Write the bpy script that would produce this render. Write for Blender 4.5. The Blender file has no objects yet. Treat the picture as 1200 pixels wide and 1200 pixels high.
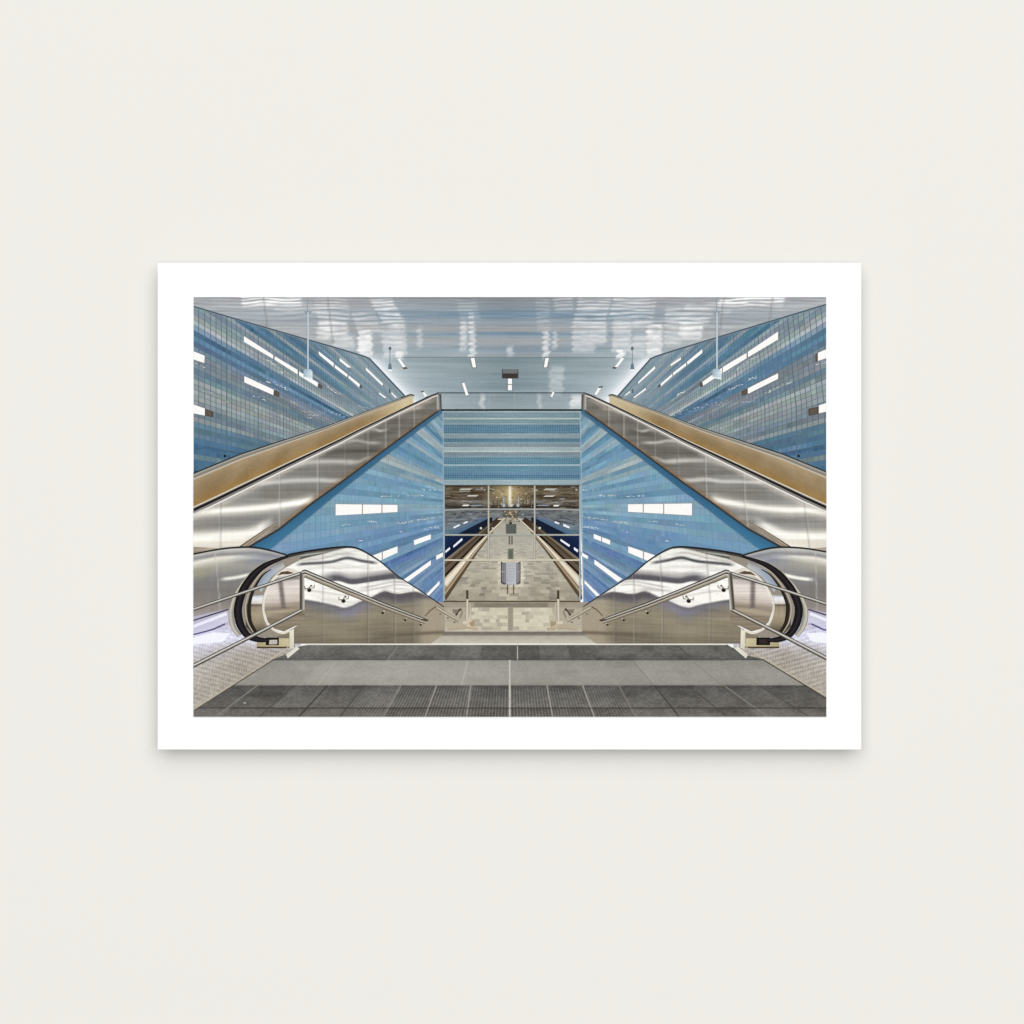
# A photographic print with a white margin, hung a little way off a plain cream wall.
# The print is flat: the station it shows is ink on its sheet, built as flat ink shapes
# lying in the sheet's plane.  1 pixel of the photograph = 1 mm on the print.
import bpy, math, random
import numpy as np
from mathutils import Vector
from mathutils.geometry import tessellate_polygon

S = 0.001                 # metres per photograph pixel
STAND = 0.018             # the sheet hangs this far off the wall
SHEET = 0.002             # thickness of the sheet
GAIN = 0.80               # albedo of the whitest ink / bare paper
FRAME = [(226.8, 348.1), (968.2, 348.1), (968.2, 839.8), (226.8, 839.8)]
scene = bpy.context.scene
C = scene.collection


# ------------------------------------------------------------------ colour / noise helpers
def lin(c):
    c = np.clip(np.asarray(c, float) / 255.0, 0, 1)
    return np.where(c <= 0.04045, c / 12.92, ((c + 0.055) / 1.055) ** 2.4)


_lat = {}
OFF = [0.0]            # the right half gets its own streaks
def vn(x, y, sx, sy, seed=0):
    """smooth value noise, about -1..1"""
    if seed not in _lat:
        _lat[seed] = np.random.RandomState(seed + 11).rand(97, 89) * 2 - 1
    L = _lat[seed]
    X = np.asarray(x, float) / sx + 31.7 * seed + 23.4 * OFF[0]; Y = np.asarray(y, float) / sy + 17.3 * seed
    xi = np.floor(X).astype(int); yi = np.floor(Y).astype(int)
    fx = X - xi; fy = Y - yi
    fx = fx * fx * (3 - 2 * fx); fy = fy * fy * (3 - 2 * fy)
    a = L[xi % 97, yi % 89]; b = L[(xi + 1) % 97, yi % 89]
    c = L[xi % 97, (yi + 1) % 89]; d = L[(xi + 1) % 97, (yi + 1) % 89]
    return (a * (1 - fx) + b * fx) * (1 - fy) + (c * (1 - fx) + d * fx) * fy


def mixc(c, col, w):
    w = np.clip(w, 0, 1)[..., None]
    return c * (1 - w) + np.asarray(col, float) * w


def flat(x, col):
    return np.zeros(np.shape(x) + (3,)) + np.asarray(col, float)


def si(x, xs, ys):
    """smooth interpolation through the points"""
    xs = np.asarray(xs, float); ys = np.asarray(ys, float)
    if len(xs) < 3: return np.interp(x, xs, ys)
    m = np.gradient(ys, xs)
    i = np.clip(np.searchsorted(xs, x) - 1, 0, len(xs) - 2)
    h = xs[i + 1] - xs[i]; t = np.clip((x - xs[i]) / h, 0, 1)
    return ((2 * t ** 3 - 3 * t ** 2 + 1) * ys[i] + (t ** 3 - 2 * t ** 2 + t) * h * m[i] + (-2 * t ** 3 + 3 * t ** 2) * ys[i + 1] + (t ** 3 - t ** 2) * h * m[i + 1])


def bands(c, x, y, lst):
    """soft streaks: (xs, ys, halfwidth, colour, strength[, fade])"""
    for b in lst:
        xs, ys, w, col, amp = b[:5]
        fade = b[5] if len(b) > 5 else 12.0
        yb = si(x, xs, ys) + OFF[0] * 1.3 * vn(x, xs[0], 24, 9, 77)
        amp = amp * (1 + OFF[0] * .25 * vn(x, ys[0], 40, 9, 78))
        t = np.clip((x - xs[0]) / fade + 0.0, 0, 1) * np.clip((xs[-1] - x) / fade, 0, 1)
        c = mixc(c, col, amp * t * np.exp(-np.abs((y - yb) / (w * 1.08)) ** 2.8))
    return c


def curves(x, y, lst):
    """colour interpolated between stacked curves (xs, ys, colour)"""
    yy = np.stack([np.interp(x, a, b) for a, b, _ in lst])
    cc = [np.asarray(k, float) for _, _, k in lst]
    out = flat(x, cc[0])
    for i in range(len(lst) - 1):
        t = np.clip((y - yy[i]) / np.maximum(yy[i + 1] - yy[i], 0.01), 0, 1)
        m = (y >= yy[i])[..., None]
        out = np.where(m, cc[i] * (1 - t[..., None]) + cc[i + 1] * t[..., None], out)
    return out


# ------------------------------------------------------------------ mirrored geometry
VX, VY = 598.0, 595.0
def M(x, y):
    """left half of the printed picture -> right half (the photographer stood a touch off centre)"""
    s = np.interp(y, [348, 420, 480, 550, 590, 640, 670, 710, 756, 840],
                     [1188, 1194, 1199, 1199.5, 1201, 1206, 1209, 1213, 1212, 1206])
    k = min(1.15, max(0.0, (VX - x) / 250.0))
    return 1199.2 - x + (s - 1199.2) * k, y


def clip_convex(pts, cols, poly):
    area = sum(poly[i][0] * poly[(i + 1) % len(poly)][1] - poly[(i + 1) % len(poly)][0] * poly[i][1] for i in range(len(poly)))
    sg = 1 if area > 0 else -1
    for i in range(len(poly)):
        ax, ay = poly[i]; bx, by = poly[(i + 1) % len(poly)]
        ex, ey = bx - ax, by - ay
        ds = [sg * (ex * (p[1] - ay) - ey * (p[0] - ax)) for p in pts]
        if all(d >= 0 for d in ds):
            continue
        np_, nc = [], []
        n = len(pts)
        for j in range(n):
            k = (j + 1) % n
            if ds[j] >= 0:
                np_.append(pts[j]); nc.append(cols[j])
            if (ds[j] >= 0) != (ds[k] >= 0):
                t = ds[j] / (ds[j] - ds[k])
                np_.append((pts[j][0] + t * (pts[k][0] - pts[j][0]), pts[j][1] + t * (pts[k][1] - pts[j][1])))
                nc.append(cols[j] + t * (cols[k] - cols[j]))
        pts, cols = np_, nc
        if len(pts) < 3:
            return [], []
    return pts, cols


def smooth(pts, k=4):
    """Catmull-Rom through the points"""
    P = [np.array(p, float) for p in pts]; P = [2 * P[0] - P[1]] + P + [2 * P[-1] - P[-2]]
    out = []
    for i in range(1, len(P) - 2):
        for j in range(k):
            t = j / k
            out.append(tuple(.5 * (2 * P[i] + (P[i + 1] - P[i - 1]) * t + (2 * P[i - 1] - 5 * P[i] + 4 * P[i + 1] - P[i + 2]) * t * t + (3 * P[i] - P[i - 1] - 3 * P[i + 1] + P[i + 2]) * t ** 3)))
    return out + [tuple(P[-2])]


LAYER = [0]
class Ink:
    """one printed shape = one flat mesh; every call prints one step above the last"""
    def __init__(self, mirror=False):
        self.v, self.f, self.c = [], [], []
        self.m = mirror
        self.z = 0

    def step(self):
        LAYER[0] += 1
        self.z = -(STAND + SHEET + 1.2e-5 + LAYER[0] * 2e-6)

    def face(self, pts, cols, clip=None):
        pts = [tuple(map(float, p)) for p in pts]
        if clip is not None:
            pts, cols = clip_convex(pts, cols, clip)
            if len(pts) < 3: return
        if self.m: pts = [M(*p) for p in pts]
        if any(p[0] < 226.8 or p[0] > 968.2 or p[1] < 348.1 or p[1] > 839.8 for p in pts):
            pts, cols = clip_convex(pts, cols, FRAME)
            if len(pts) < 3: return
        b = len(self.v)
        ar = sum(pts[i][0] * pts[(i + 1) % len(pts)][1] - pts[(i + 1) % len(pts)][0] * pts[i][1] for i in range(len(pts)))
        if abs(ar) < 1e-4: return
        if ar > 0: pts = pts[::-1]; cols = list(cols)[::-1]        # normal towards the room
        self.v += [((p[0] - 600) * S, self.z, (600 - p[1]) * S) for p in pts]
        self.f.append(list(range(b, b + len(pts))))
        self.c += list(cols)

    def poly(self, pts, col, clip=None):
        self.step()
        col = np.asarray(col, float)
        cols = [col] * len(pts) if col.ndim == 1 else list(col)
        if len(pts) <= 4:
            self.face(pts, cols, clip); return self
        for t in tessellate_polygon([[Vector((p[0], p[1], 0)) for p in pts]]):
            self.face([pts[i] for i in t], [cols[i] for i in t], clip)
        return self

    def fill(self, x0, x1, top, bot, fn, dx=2.0, dy=1.2, clip=None):
        """columns between two curves, coloured by fn(x, y)"""
        self.step()
        xs = np.linspace(x0, x1, max(2, int(round((x1 - x0) / dx)) + 1))
        cv = lambda c: np.full(xs.shape, float(c)) if np.isscalar(c) else np.interp(xs, c[0], c[1])
        t, b = cv(top), cv(bot)
        n = max(2, int(round(np.max(b - t) / dy)) + 1)
        w = np.linspace(0, 1, n)
        Y = t[:, None] + (b - t)[:, None] * w[None, :]
        X = np.repeat(xs[:, None], n, 1)
        OFF[0] = 1.0 if self.m else 0.0
        K = np.clip(fn(X, Y), 0, 255)
        OFF[0] = 0.0
        for i in range(len(xs) - 1):
            if b[i] <= t[i] + 1e-3 and b[i + 1] <= t[i + 1] + 1e-3: continue
            for j in range(n - 1):
                self.face([(X[i, j], Y[i, j]), (X[i + 1, j], Y[i + 1, j]), (X[i + 1, j + 1], Y[i + 1, j + 1]), (X[i, j + 1], Y[i, j + 1])],
                          [K[i, j], K[i + 1, j], K[i + 1, j + 1], K[i, j + 1]], clip)
        return self

    def stroke(self, pts, w, prof, clip=None):
        """ribbon; prof = colour or [(offset -1..1, colour), ...]; offset -1 is the upper side"""
        self.step()
        n = len(pts)
        W = [w] * n if np.isscalar(w) else list(np.interp(np.linspace(0, 1, n), np.linspace(0, 1, len(w)), w))
        if not isinstance(prof, list): prof = [(-1, prof), (1, prof)]
        P = [np.array(p, float) for p in pts]
        N = []
        for i in range(n):
            a = P[max(0, i - 1)]; b = P[min(n - 1, i + 1)]
            if 0 < i < n - 1:
                d1 = (P[i] - a) / max(1e-6, np.linalg.norm(P[i] - a)); d2 = (b - P[i]) / max(1e-6, np.linalg.norm(b - P[i]))
                d = d1 + d2; L = np.linalg.norm(d); d = d / max(L, 1e-6)
                sc = 1 / max(0.5, abs(np.dot(d, d1)))
            else:
                d = (b - a) / max(1e-6, np.linalg.norm(b - a)); sc = 1
            N.append(np.array([-d[1], d[0]]) * sc)
        for i in range(n - 1):
            for (o0, c0), (o1, c1) in zip(prof[:-1], prof[1:]):
                q = [P[i] + N[i] * W[i] * .5 * o0, P[i + 1] + N[i + 1] * W[i + 1] * .5 * o0,
                     P[i + 1] + N[i + 1] * W[i + 1] * .5 * o1, P[i] + N[i] * W[i] * .5 * o1]
                c0 = np.asarray(c0, float); c1 = np.asarray(c1, float)
                self.face(q, [c0, c0, c1, c1], clip)
        return self

    def blob(self, x, y, rx, ry, col, edge=None, n=14):
        self.step()
        col = np.asarray(col, float); e = col if edge is None else np.asarray(edge, float)
        for i in range(n):
            a, b = 2 * math.pi * i / n, 2 * math.pi * (i + 1) / n
            self.face([(x, y), (x + rx * math.cos(a), y + ry * math.sin(a)), (x + rx * math.cos(b), y + ry * math.sin(b))], [col, e, e])
        return self

    def sparkle(self, pts, w, seed, n=10, col=(245, 248, 250)):
        """broken glints along a path"""
        self.step()
        r = random.Random(seed)
        xs = [p[0] for p in pts]; t = np.linspace(0, 1, len(pts))
        for i in range(n):
            if r.random() < .3: continue
            s = (i + r.random()) / n
            x = np.interp(s, t, xs); y = np.interp(s, t, [p[1] for p in pts]) + r.uniform(-.55, .55) * w
            a, h = r.uniform(.5, 1.7), r.uniform(.3, .62)
            k = np.asarray(col, float) * r.uniform(.7, 1)
            sl = (pts[-1][1] - pts[0][1]) / (pts[-1][0] - pts[0][0] + 1e-6) * .6
            self.face([(x - a, y - a * sl), (x - a * .4, y - h - a * .4 * sl), (x + a, y - h * .3 + a * sl), (x + a * .5, y + h + a * .5 * sl), (x - a * .5, y + h * .8 - a * .5 * sl)], [k] * 5)
        return self

    def build(self, name, parent, label=None):
        me = bpy.data.meshes.new(name)
        me.from_pydata(self.v, [], self.f); me.update()
        at = me.color_attributes.new('ink', 'FLOAT_COLOR', 'CORNER')
        rgb = lin(np.array(self.c)) * GAIN
        at.data.foreach_set('color', np.concatenate([rgb, np.ones((len(rgb), 1))], 1).astype(np.float32).ravel())
        me.materials.append(INK)
        o = bpy.data.objects.new(name, me); C.objects.link(o); o.parent = parent
        if label: o['label'] = label
        return o


# ------------------------------------------------------------------ materials
def nodes(name):
    m = bpy.data.materials.new(name); m.use_nodes = True
    return m, m.node_tree.nodes, m.node_tree.links, m.node_tree.nodes['Principled BSDF']

INK, N_, L_, B_ = nodes('printed_ink')
a = N_.new('ShaderNodeVertexColor'); a.layer_name = 'ink'
tc = N_.new('ShaderNodeTexCoord')
nz = N_.new('ShaderNodeTexNoise'); nz.inputs['Scale'].default_value = 620; nz.inputs['Detail'].default_value = 3
L_.new(tc.outputs['Object'], nz.inputs['Vector'])
rg = N_.new('ShaderNodeMapRange'); rg.inputs[1].default_value = .25; rg.inputs[2].default_value = .75
rg.inputs[3].default_value = .95; rg.inputs[4].default_value = 1.05
L_.new(nz.outputs['Fac'], rg.inputs[0])
mx = N_.new('ShaderNodeVectorMath'); mx.operation = 'SCALE'
L_.new(a.outputs['Color'], mx.inputs[0]); L_.new(rg.outputs[0], mx.inputs['Scale'])
L_.new(mx.outputs[0], B_.inputs['Base Color'])
B_.inputs['Roughness'].default_value = .9; B_.inputs['Specular IOR Level'].default_value = 0

PAPER, N_, L_, B_ = nodes('matte_paper')
nz = N_.new('ShaderNodeTexNoise'); nz.inputs['Scale'].default_value = 900
tc = N_.new('ShaderNodeTexCoord'); L_.new(tc.outputs['Object'], nz.inputs['Vector'])
cr = N_.new('ShaderNodeValToRGB')
cr.color_ramp.elements[0].color = (.815, .815, .813, 1); cr.color_ramp.elements[1].color = (.835, .835, .833, 1)
L_.new(nz.outputs['Fac'], cr.inputs['Fac']); L_.new(cr.outputs['Color'], B_.inputs['Base Color'])
B_.inputs['Roughness'].default_value = .95; B_.inputs['Specular IOR Level'].default_value = 0

WALLM, N_, L_, B_ = nodes('cream_wall_paint')
tc = N_.new('ShaderNodeTexCoord')
nz = N_.new('ShaderNodeTexNoise'); nz.inputs['Scale'].default_value = 2.2; nz.inputs['Detail'].default_value = 4
L_.new(tc.outputs['Object'], nz.inputs['Vector'])
cr = N_.new('ShaderNodeValToRGB')
wc = lin((240.3, 237.8, 231.8)) * GAIN
cr.color_ramp.elements[0].color = (*(wc * .999), 1); cr.color_ramp.elements[1].color = (*(wc * 1.001), 1)
L_.new(nz.outputs['Fac'], cr.inputs['Fac']); L_.new(cr.outputs['Color'], B_.inputs['Base Color'])
B_.inputs['Roughness'].default_value = .95; B_.inputs['Specular IOR Level'].default_value = 0

BOARD, N_, L_, B_ = nodes('grey_backing_board')
nz = N_.new('ShaderNodeTexNoise'); nz.inputs['Scale'].default_value = 300
cr = N_.new('ShaderNodeValToRGB')
cr.color_ramp.elements[0].color = (.05, .05, .05, 1); cr.color_ramp.elements[1].color = (.07, .07, .07, 1)
L_.new(nz.outputs['Fac'], cr.inputs['Fac']); L_.new(cr.outputs['Color'], B_.inputs['Base Color'])
B_.inputs['Roughness'].default_value = .9


def box(name, x0, x1, y0, y1, z0, z1, mat, parent=None, bevel=0):
    import bmesh
    bm = bmesh.new()
    bmesh.ops.create_cube(bm, size=1)
    for v in bm.verts:
        v.co = Vector((x0 + (v.co.x + .5) * (x1 - x0), y0 + (v.co.y + .5) * (y1 - y0), z0 + (v.co.z + .5) * (z1 - z0)))
    if bevel: bmesh.ops.bevel(bm, geom=list(bm.edges), offset=bevel, segments=2, affect='EDGES')
    me = bpy.data.meshes.new(name); bm.to_mesh(me); bm.free(); me.materials.append(mat)
    o = bpy.data.objects.new(name, me); C.objects.link(o); o.parent = parent
    return o


# ------------------------------------------------------------------ wall and sheet
wall = box('wall', -6, 6, 0, .15, -3.5, 3.5, WALLM)
wall['kind'] = 'structure'; wall['category'] = 'wall'
wall['label'] = 'plain cream painted wall behind the hung print'

ART = bpy.data.objects.new('art_print', None); C.objects.link(ART)
ART['label'] = 'white-margined colour photo print of blue-tiled station escalators hung on the cream wall'
ART['category'] = 'art print'
PX = lambda x: (x - 600) * S
PZ = lambda y: (600 - y) * S
box('paper_sheet', PX(184.8), PX(1009.2), -(STAND + SHEET), -STAND, PZ(878.4), PZ(308.2), PAPER, ART, .0003)
box('backing_board', PX(225), PX(969), -STAND + .0014, -.0002, PZ(838), PZ(348), BOARD, ART)
box('bounce_cut_sheet', PX(185.4), PX(1008.6), -STAND + .0001, -STAND + .0012, PZ(877.8), PZ(308.8), BOARD, ART)  # added unseen dark sheet; cuts light bounced between print and wall

SIDES = (False, True)
WHITE = (253, 251, 248)

# ------------------------------------------------------------------ ceiling
HI = [  # bright reflections: x at top, x at bottom, y0, y1, halfwidth, strength
    (283, 352, None, None, 0, 0)]
def ceil_fn(x, y):
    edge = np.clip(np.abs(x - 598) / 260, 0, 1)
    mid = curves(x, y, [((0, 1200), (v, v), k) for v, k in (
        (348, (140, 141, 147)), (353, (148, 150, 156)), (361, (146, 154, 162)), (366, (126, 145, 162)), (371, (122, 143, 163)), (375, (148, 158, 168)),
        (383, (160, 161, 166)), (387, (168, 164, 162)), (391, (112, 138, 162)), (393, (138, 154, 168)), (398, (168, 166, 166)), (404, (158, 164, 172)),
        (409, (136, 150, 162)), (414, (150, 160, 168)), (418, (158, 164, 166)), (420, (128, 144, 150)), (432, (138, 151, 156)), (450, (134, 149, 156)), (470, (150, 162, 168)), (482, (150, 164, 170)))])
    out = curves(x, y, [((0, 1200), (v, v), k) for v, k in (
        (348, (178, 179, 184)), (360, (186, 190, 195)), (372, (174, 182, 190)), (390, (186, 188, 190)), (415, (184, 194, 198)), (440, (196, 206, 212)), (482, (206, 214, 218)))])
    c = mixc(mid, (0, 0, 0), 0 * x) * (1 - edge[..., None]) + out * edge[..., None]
    # slats: pitch shrinks towards the far end
    ph = 2 * math.pi * np.log(np.maximum(y - 300, 1) / 40.0) * 14
    sl = np.sin(ph + vn(x, y, 26, 9, 3) * 2.4) * .75 + vn(x, y, 16, 1.3, 4) * .8
    near = np.clip((418 - y) / 40, 0, 1)
    c += (sl * 8 * near * (0.4 + edge))[..., None] - (9 * near * edge)[..., None]
    c += (vn(x, y, 40, 1.6, 5) * 6 + vn(x, y, 90, 3, 6) * 5)[..., None]
    c = c + np.where(edge[..., None] > .6, np.array((-3, -2, -3)), np.array((-5, 0, 1)))
    lum = c.mean(-1, keepdims=True); c = lum + (c - lum) * .78
    H = np.zeros_like(x)
    def col(xa, xb, ya, yb, w, amp):
        nonlocal H
        t = (y - ya) / (yb - ya)
        cx = xa + (xb - xa) * t
        win = np.clip((y - ya) / 6 + .6, 0, 1) * np.clip((yb - y) / 6 + .6, 0, 1)
        g = np.clip((w - np.abs(x - cx + 1.6 * sl)) / 2.2 + .5, 0, 1)
        H = np.maximum(H, amp * win * g)
    for q in ((316, 320, 342, 357.5, 35, 1.25), (352, 345, 358, 366, 26, .35),
              (388, 392, 352, 374, 19, .55), (390, 391, 374, 394, 17, .85), (378, 380, 384, 397, 8, .7), (402, 404, 394, 408, 12, .5),
              (428, 428, 386, 416, 8, .9), (426, 434, 366, 390, 14, .45), (446, 462, 349, 378, 13, .75), (460, 468, 378, 412, 8, .6), (452, 456, 378, 420, 6, .5),
              (470, 472, 372, 416, 5, .45), (467, 469, 411, 420, 5, .95), (544, 543, 374, 411, 4, .62), (553, 554, 366, 419, 3.5, .72), (548, 552, 352, 376, 12, .22), (598, 598, 407, 416, 3.4, .6),
              (492, 492, 384, 408, 3, .4), (640, 640, 388, 420, 3.6, .72), (636, 638, 350, 388, 8, .22), (651, 650, 388, 408, 2.6, .5), (660, 662, 346, 364, 11, .4),
              (698, 690, 350, 384, 19, .62), (684, 684, 378, 412, 13, .5), (702, 700, 366, 402, 10, .6), (742, 736, 346, 372, 22, .6), (730, 728, 372, 412, 11, .55), (728, 727, 409, 419, 4.5, .95),
              (758, 752, 352, 384, 12, .5), (768, 766, 378, 416, 9, .85), (752, 746, 392, 416, 9, .5), (822, 812, 358, 380, 18, .6), (812, 808, 376, 396, 14, .9), (790, 788, 362, 404, 10, .5),
              (884, 880, 342, 357.5, 38, 1.25), (846, 842, 356, 368, 14, .35), (653, 651, 430, 462, 8, .34), (565, 565, 463, 479, 2.6, .5), (632, 632, 462, 478, 2.2, .4), (677, 674, 464, 477, 7, .8)):
        col(*q)
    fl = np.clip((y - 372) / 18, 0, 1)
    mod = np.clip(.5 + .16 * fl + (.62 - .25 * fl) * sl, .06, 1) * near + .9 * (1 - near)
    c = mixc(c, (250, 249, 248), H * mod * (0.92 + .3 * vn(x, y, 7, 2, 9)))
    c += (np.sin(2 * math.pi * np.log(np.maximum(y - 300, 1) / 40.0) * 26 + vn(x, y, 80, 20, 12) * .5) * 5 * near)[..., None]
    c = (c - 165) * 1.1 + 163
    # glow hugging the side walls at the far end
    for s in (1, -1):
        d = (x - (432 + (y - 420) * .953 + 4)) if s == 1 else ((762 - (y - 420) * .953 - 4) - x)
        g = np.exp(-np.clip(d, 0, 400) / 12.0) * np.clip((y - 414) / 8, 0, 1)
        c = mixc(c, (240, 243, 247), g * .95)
    # thin grey seams
    for xs_ in (309, 384, 905, 848):
        c = mixc(c, (130, 128, 128), .5 * np.exp(-((x - xs_ - (y - 350) * (.12 if xs_ < 600 else -.12)) / 1.1) ** 2) * (y < 402))
    return c

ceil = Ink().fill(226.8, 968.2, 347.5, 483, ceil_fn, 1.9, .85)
ceil.stroke([(470, 418.7), (722, 418.7)], .9, (112, 126, 134))
ceil.fill(512, 688, 460.5, 481, lambda x, y: np.clip(ceil_fn(x, y) * .97 + vn(x, y, 30, 3, 8)[..., None] * 3, 0, 250), 2, 1.5)
ceil.stroke([(512, 460.4), (686, 460.4)], 1.3, (66, 76, 82))
ceil.stroke([(516, 480.6), (688, 480.6)], 2.2, (14, 15, 18))
for xx in (550, 556, 574, 603, 634):
    ceil.stroke([(xx, 461), (xx + (xx - 598) * .05, 479.5)], .6, (160, 172, 178))
CEIL = ceil.build('ceiling', ART)

def quad(name, q, parent, col=WHITE, rim=(120, 122, 124), end=None, div=()):
    k = Ink()
    cx = sum(p[0] for p in q) / len(q); cy = sum(p[1] for p in q) / len(q)
    if rim is not None:
        k.poly([(p[0] + (.9 if p[0] > cx else -.9), p[1] + (.8 if p[1] > cy else -.8)) for p in q], rim)
    k.poly(q, col)
    for a, b in div: k.stroke([a, b], 1.2, (150, 145, 140))
    if end: k.poly(end, (86, 78, 70)).poly([(p[0] * .6 + sum(e[0] for e in end) / 4 * .4, p[1] * .6 + sum(e[1] for e in end) / 4 * .4) for p in end], (98, 88, 76))
    return k.build(name, parent)

GREY = (110, 122, 128)
for q, e in (
    ([(465.2, 420), (468.4, 420), (475.6, 430), (472.4, 430.6)], [(471.5, 430.4), (476.5, 430.2), (478, 432), (473, 432.8)]),
    ([(551.6, 419.6), (556, 419.4), (558, 430.4), (554, 430.6)], None),
    ([(541.2, 448.8), (544.2, 448.6), (549.2, 463.2), (546.2, 463.4)], None),
    ([(494.6, 459.4), (497, 459), (501, 464.4), (498, 464.8)], [(493, 458.4), (496, 457.8), (497, 459.4), (494.4, 460)]),
    ([(595.2, 443.8), (600, 443.8), (600, 457.4), (595.2, 457.4)], None),
    ([(639, 419.8), (643.2, 419.4), (641, 430.2), (637.4, 430.6)], None),
    ([(728.2, 419.4), (732, 419.4), (723.4, 430.4), (720.4, 430)], [(718, 430), (722.6, 430.4), (721.4, 432.4), (717.6, 431.8)]),
    ([(648, 459), (650, 459), (647.2, 465.4), (644.8, 465)], None),
    ([(701, 454.6), (705, 454), (699, 463), (696.4, 462.6)], [(701.6, 453), (706.4, 452.4), (706, 454.4), (702, 454.8)])):
    quad('ceiling_lamp', q, CEIL, rim=GREY, end=e, div=[((595, 450.6), (600.2, 450.6))] if q[0][0] == 595.2 else ())
k = Ink()
k.poly([(589, 432.6), (606.8, 432.6), (606.8, 438.4), (589, 438.4)], (112, 116, 118))
k.poly([(588.6, 437.6), (607, 437.6), (607, 443.4), (588.6, 443.4)], (62, 56, 54))
k.stroke([(588.6, 432.4), (588.6, 443.4)], 1, (70, 76, 80)); k.stroke([(607, 432.4), (607, 443.4)], 1, (70, 76, 80))
k.build('hanging_sign', CEIL)

# ------------------------------------------------------------------ side walls (blue tile)
def rows(tab):
    lo = np.array([t[0] for t in tab]); cc = np.array([t[1] for t in tab], float)
    return lambda v: cc[min(len(cc) - 1, max(0, int(np.searchsorted(-lo, -v, 'left')) - 0)) if False else int(np.argmax(v >= lo)) if np.any(v >= lo) else len(cc) - 1]

UP = rows([(66, (146, 168, 174)), (62, (152, 166, 170)), (58, (118, 147, 162)), (56, (152, 165, 168)), (53, (108, 142, 162)), (51, (152, 162, 162)), (48, (98, 132, 156)),
           (47, (152, 162, 166)), (44, (80, 123, 152)), (43, (160, 170, 166)), (40.5, (76, 125, 155)), (39, (146, 156, 158)), (37, (128, 144, 154)), (36, (120, 140, 146)), (34.4, (162, 169, 167)),
           (33.6, (140, 146, 150)), (32.3, (92, 133, 163)), (29.6, (82, 126, 160)), (26.2, (128, 136, 143)), (24.6, (98, 132, 152)), (23.8, (124, 142, 143)), (21, (150, 158, 155)),
           (19.3, (138, 149, 151)), (17.1, (118, 138, 148)), (16.2, (146, 146, 149)), (14.6, (76, 123, 162)), (13, (88, 128, 158)), (11.4, (60, 111, 161)), (9.8, (54, 105, 150)),
           (8.6, (122, 142, 146)), (6.7, (50, 104, 150)), (-50, (44, 92, 136))])
DN = rows([(32, (104, 150, 178)), (28, (120, 165, 190)), (25.7, (150, 172, 178)), (23.2, (75, 137, 178)), (22.2, (150, 177, 187)), (20.2, (172, 184, 182)), (17.2, (85, 150, 190)),
           (15.6, (165, 182, 184)), (12.6, (95, 157, 195)), (10.6, (80, 142, 190)), (8.8, (165, 177, 170)), (8, (95, 152, 190)), (7.3, (150, 174, 177)), (5, (90, 152, 190)), (2.5, (106, 164, 199)),
           (1, (100, 161, 200)), (-.5, (126, 167, 186)), (-2.5, (100, 159, 196)), (-4, (126, 167, 191)), (-6.6, (86, 141, 190)), (-8.3, (70, 121, 180)), (-10.8, (100, 151, 186)),
           (-13.1, (60, 106, 175)), (-15.6, (110, 151, 186)), (-18.2, (75, 121, 180)), (-21.5, (106, 147, 190)), (-24, (70, 116, 180)), (-30, (100, 141, 195)), (-33.5, (92, 131, 195)), (-99, (68, 104, 180))])

def tile_wall(k, clip, kk, tau, umin, umax, vmin, vmax, rowcol, seed, grout, gap, tone, var, sat):
    k.step()
    g = np.asarray(grout, float)
    k.face(clip, [g] * len(clip))
    k.step()
    rnd = np.random.RandomState(seed)
    xs = [p[0] for p in clip]; ys = [p[1] for p in clip]
    for u in range(umin, umax):
        d0, d1 = 1 / (kk * u), 1 / (kk * (u + 1))
        if VX - d1 < min(xs) or VX - d0 > max(xs): continue
        gx = gap
        a0, a1 = 1 / (kk * (u + gx)), 1 / (kk * (u + 1 - gx))
        big = (u % 7 == 0)
        if big: a0 = 1 / (kk * (u + gx * 2.4))
        for v in range(vmin, vmax):
            ya, yb = VY - (v + 1) * tau * d0, VY - v * tau * d0
            if min(ya, VY - (v + 1) * tau * d1) > max(ys) or max(yb, VY - v * tau * d1) < min(ys): continue
            run = vn(u, v * 7.0, 16, 1, seed) * .9 + vn(u, v * 5.0, 5, 1, seed + 1) * .5
            a, b2, c2 = rowcol(v + .5), rowcol(v + 1.5), rowcol(v - .5)
            c = a * .9 + b2 * .05 + c2 * .05
            c = c + (b2 - c) * .5 * max(0, run) + (c2 - c) * .5 * max(0, -run) + run * var + rnd.uniform(-5, 5) + rnd.uniform(-2, 2, 3) + (rnd.rand() < .05) * rnd.uniform(-14, 16)
            c = tone(c, d0, v)
            lum = c @ np.array((.3, .55, .15))
            c = lum + (c - lum) * sat + 5 * np.array([vn(u, v * 3.0, 4, 1, seed + 50 + q) for q in range(3)])
            t, b = v + 1 - gap * .7, v + gap * .7
            k.face([(VX - a0, VY - t * tau * a0), (VX - a1, VY - t * tau * a1), (VX - a1, VY - b * tau * a1), (VX - a0, VY - b * tau * a0)],
                   [np.clip(c, 0, 255)] * 4, clip)

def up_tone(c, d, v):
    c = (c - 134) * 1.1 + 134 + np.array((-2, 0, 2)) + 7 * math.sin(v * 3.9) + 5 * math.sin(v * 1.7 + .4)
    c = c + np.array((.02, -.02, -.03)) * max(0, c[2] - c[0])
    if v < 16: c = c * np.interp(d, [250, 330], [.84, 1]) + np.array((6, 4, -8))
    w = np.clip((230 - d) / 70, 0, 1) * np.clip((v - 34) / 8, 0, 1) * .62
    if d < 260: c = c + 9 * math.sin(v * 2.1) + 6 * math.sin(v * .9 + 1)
    return c * (1 - w) + np.array((146, 166, 176)) * w

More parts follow.
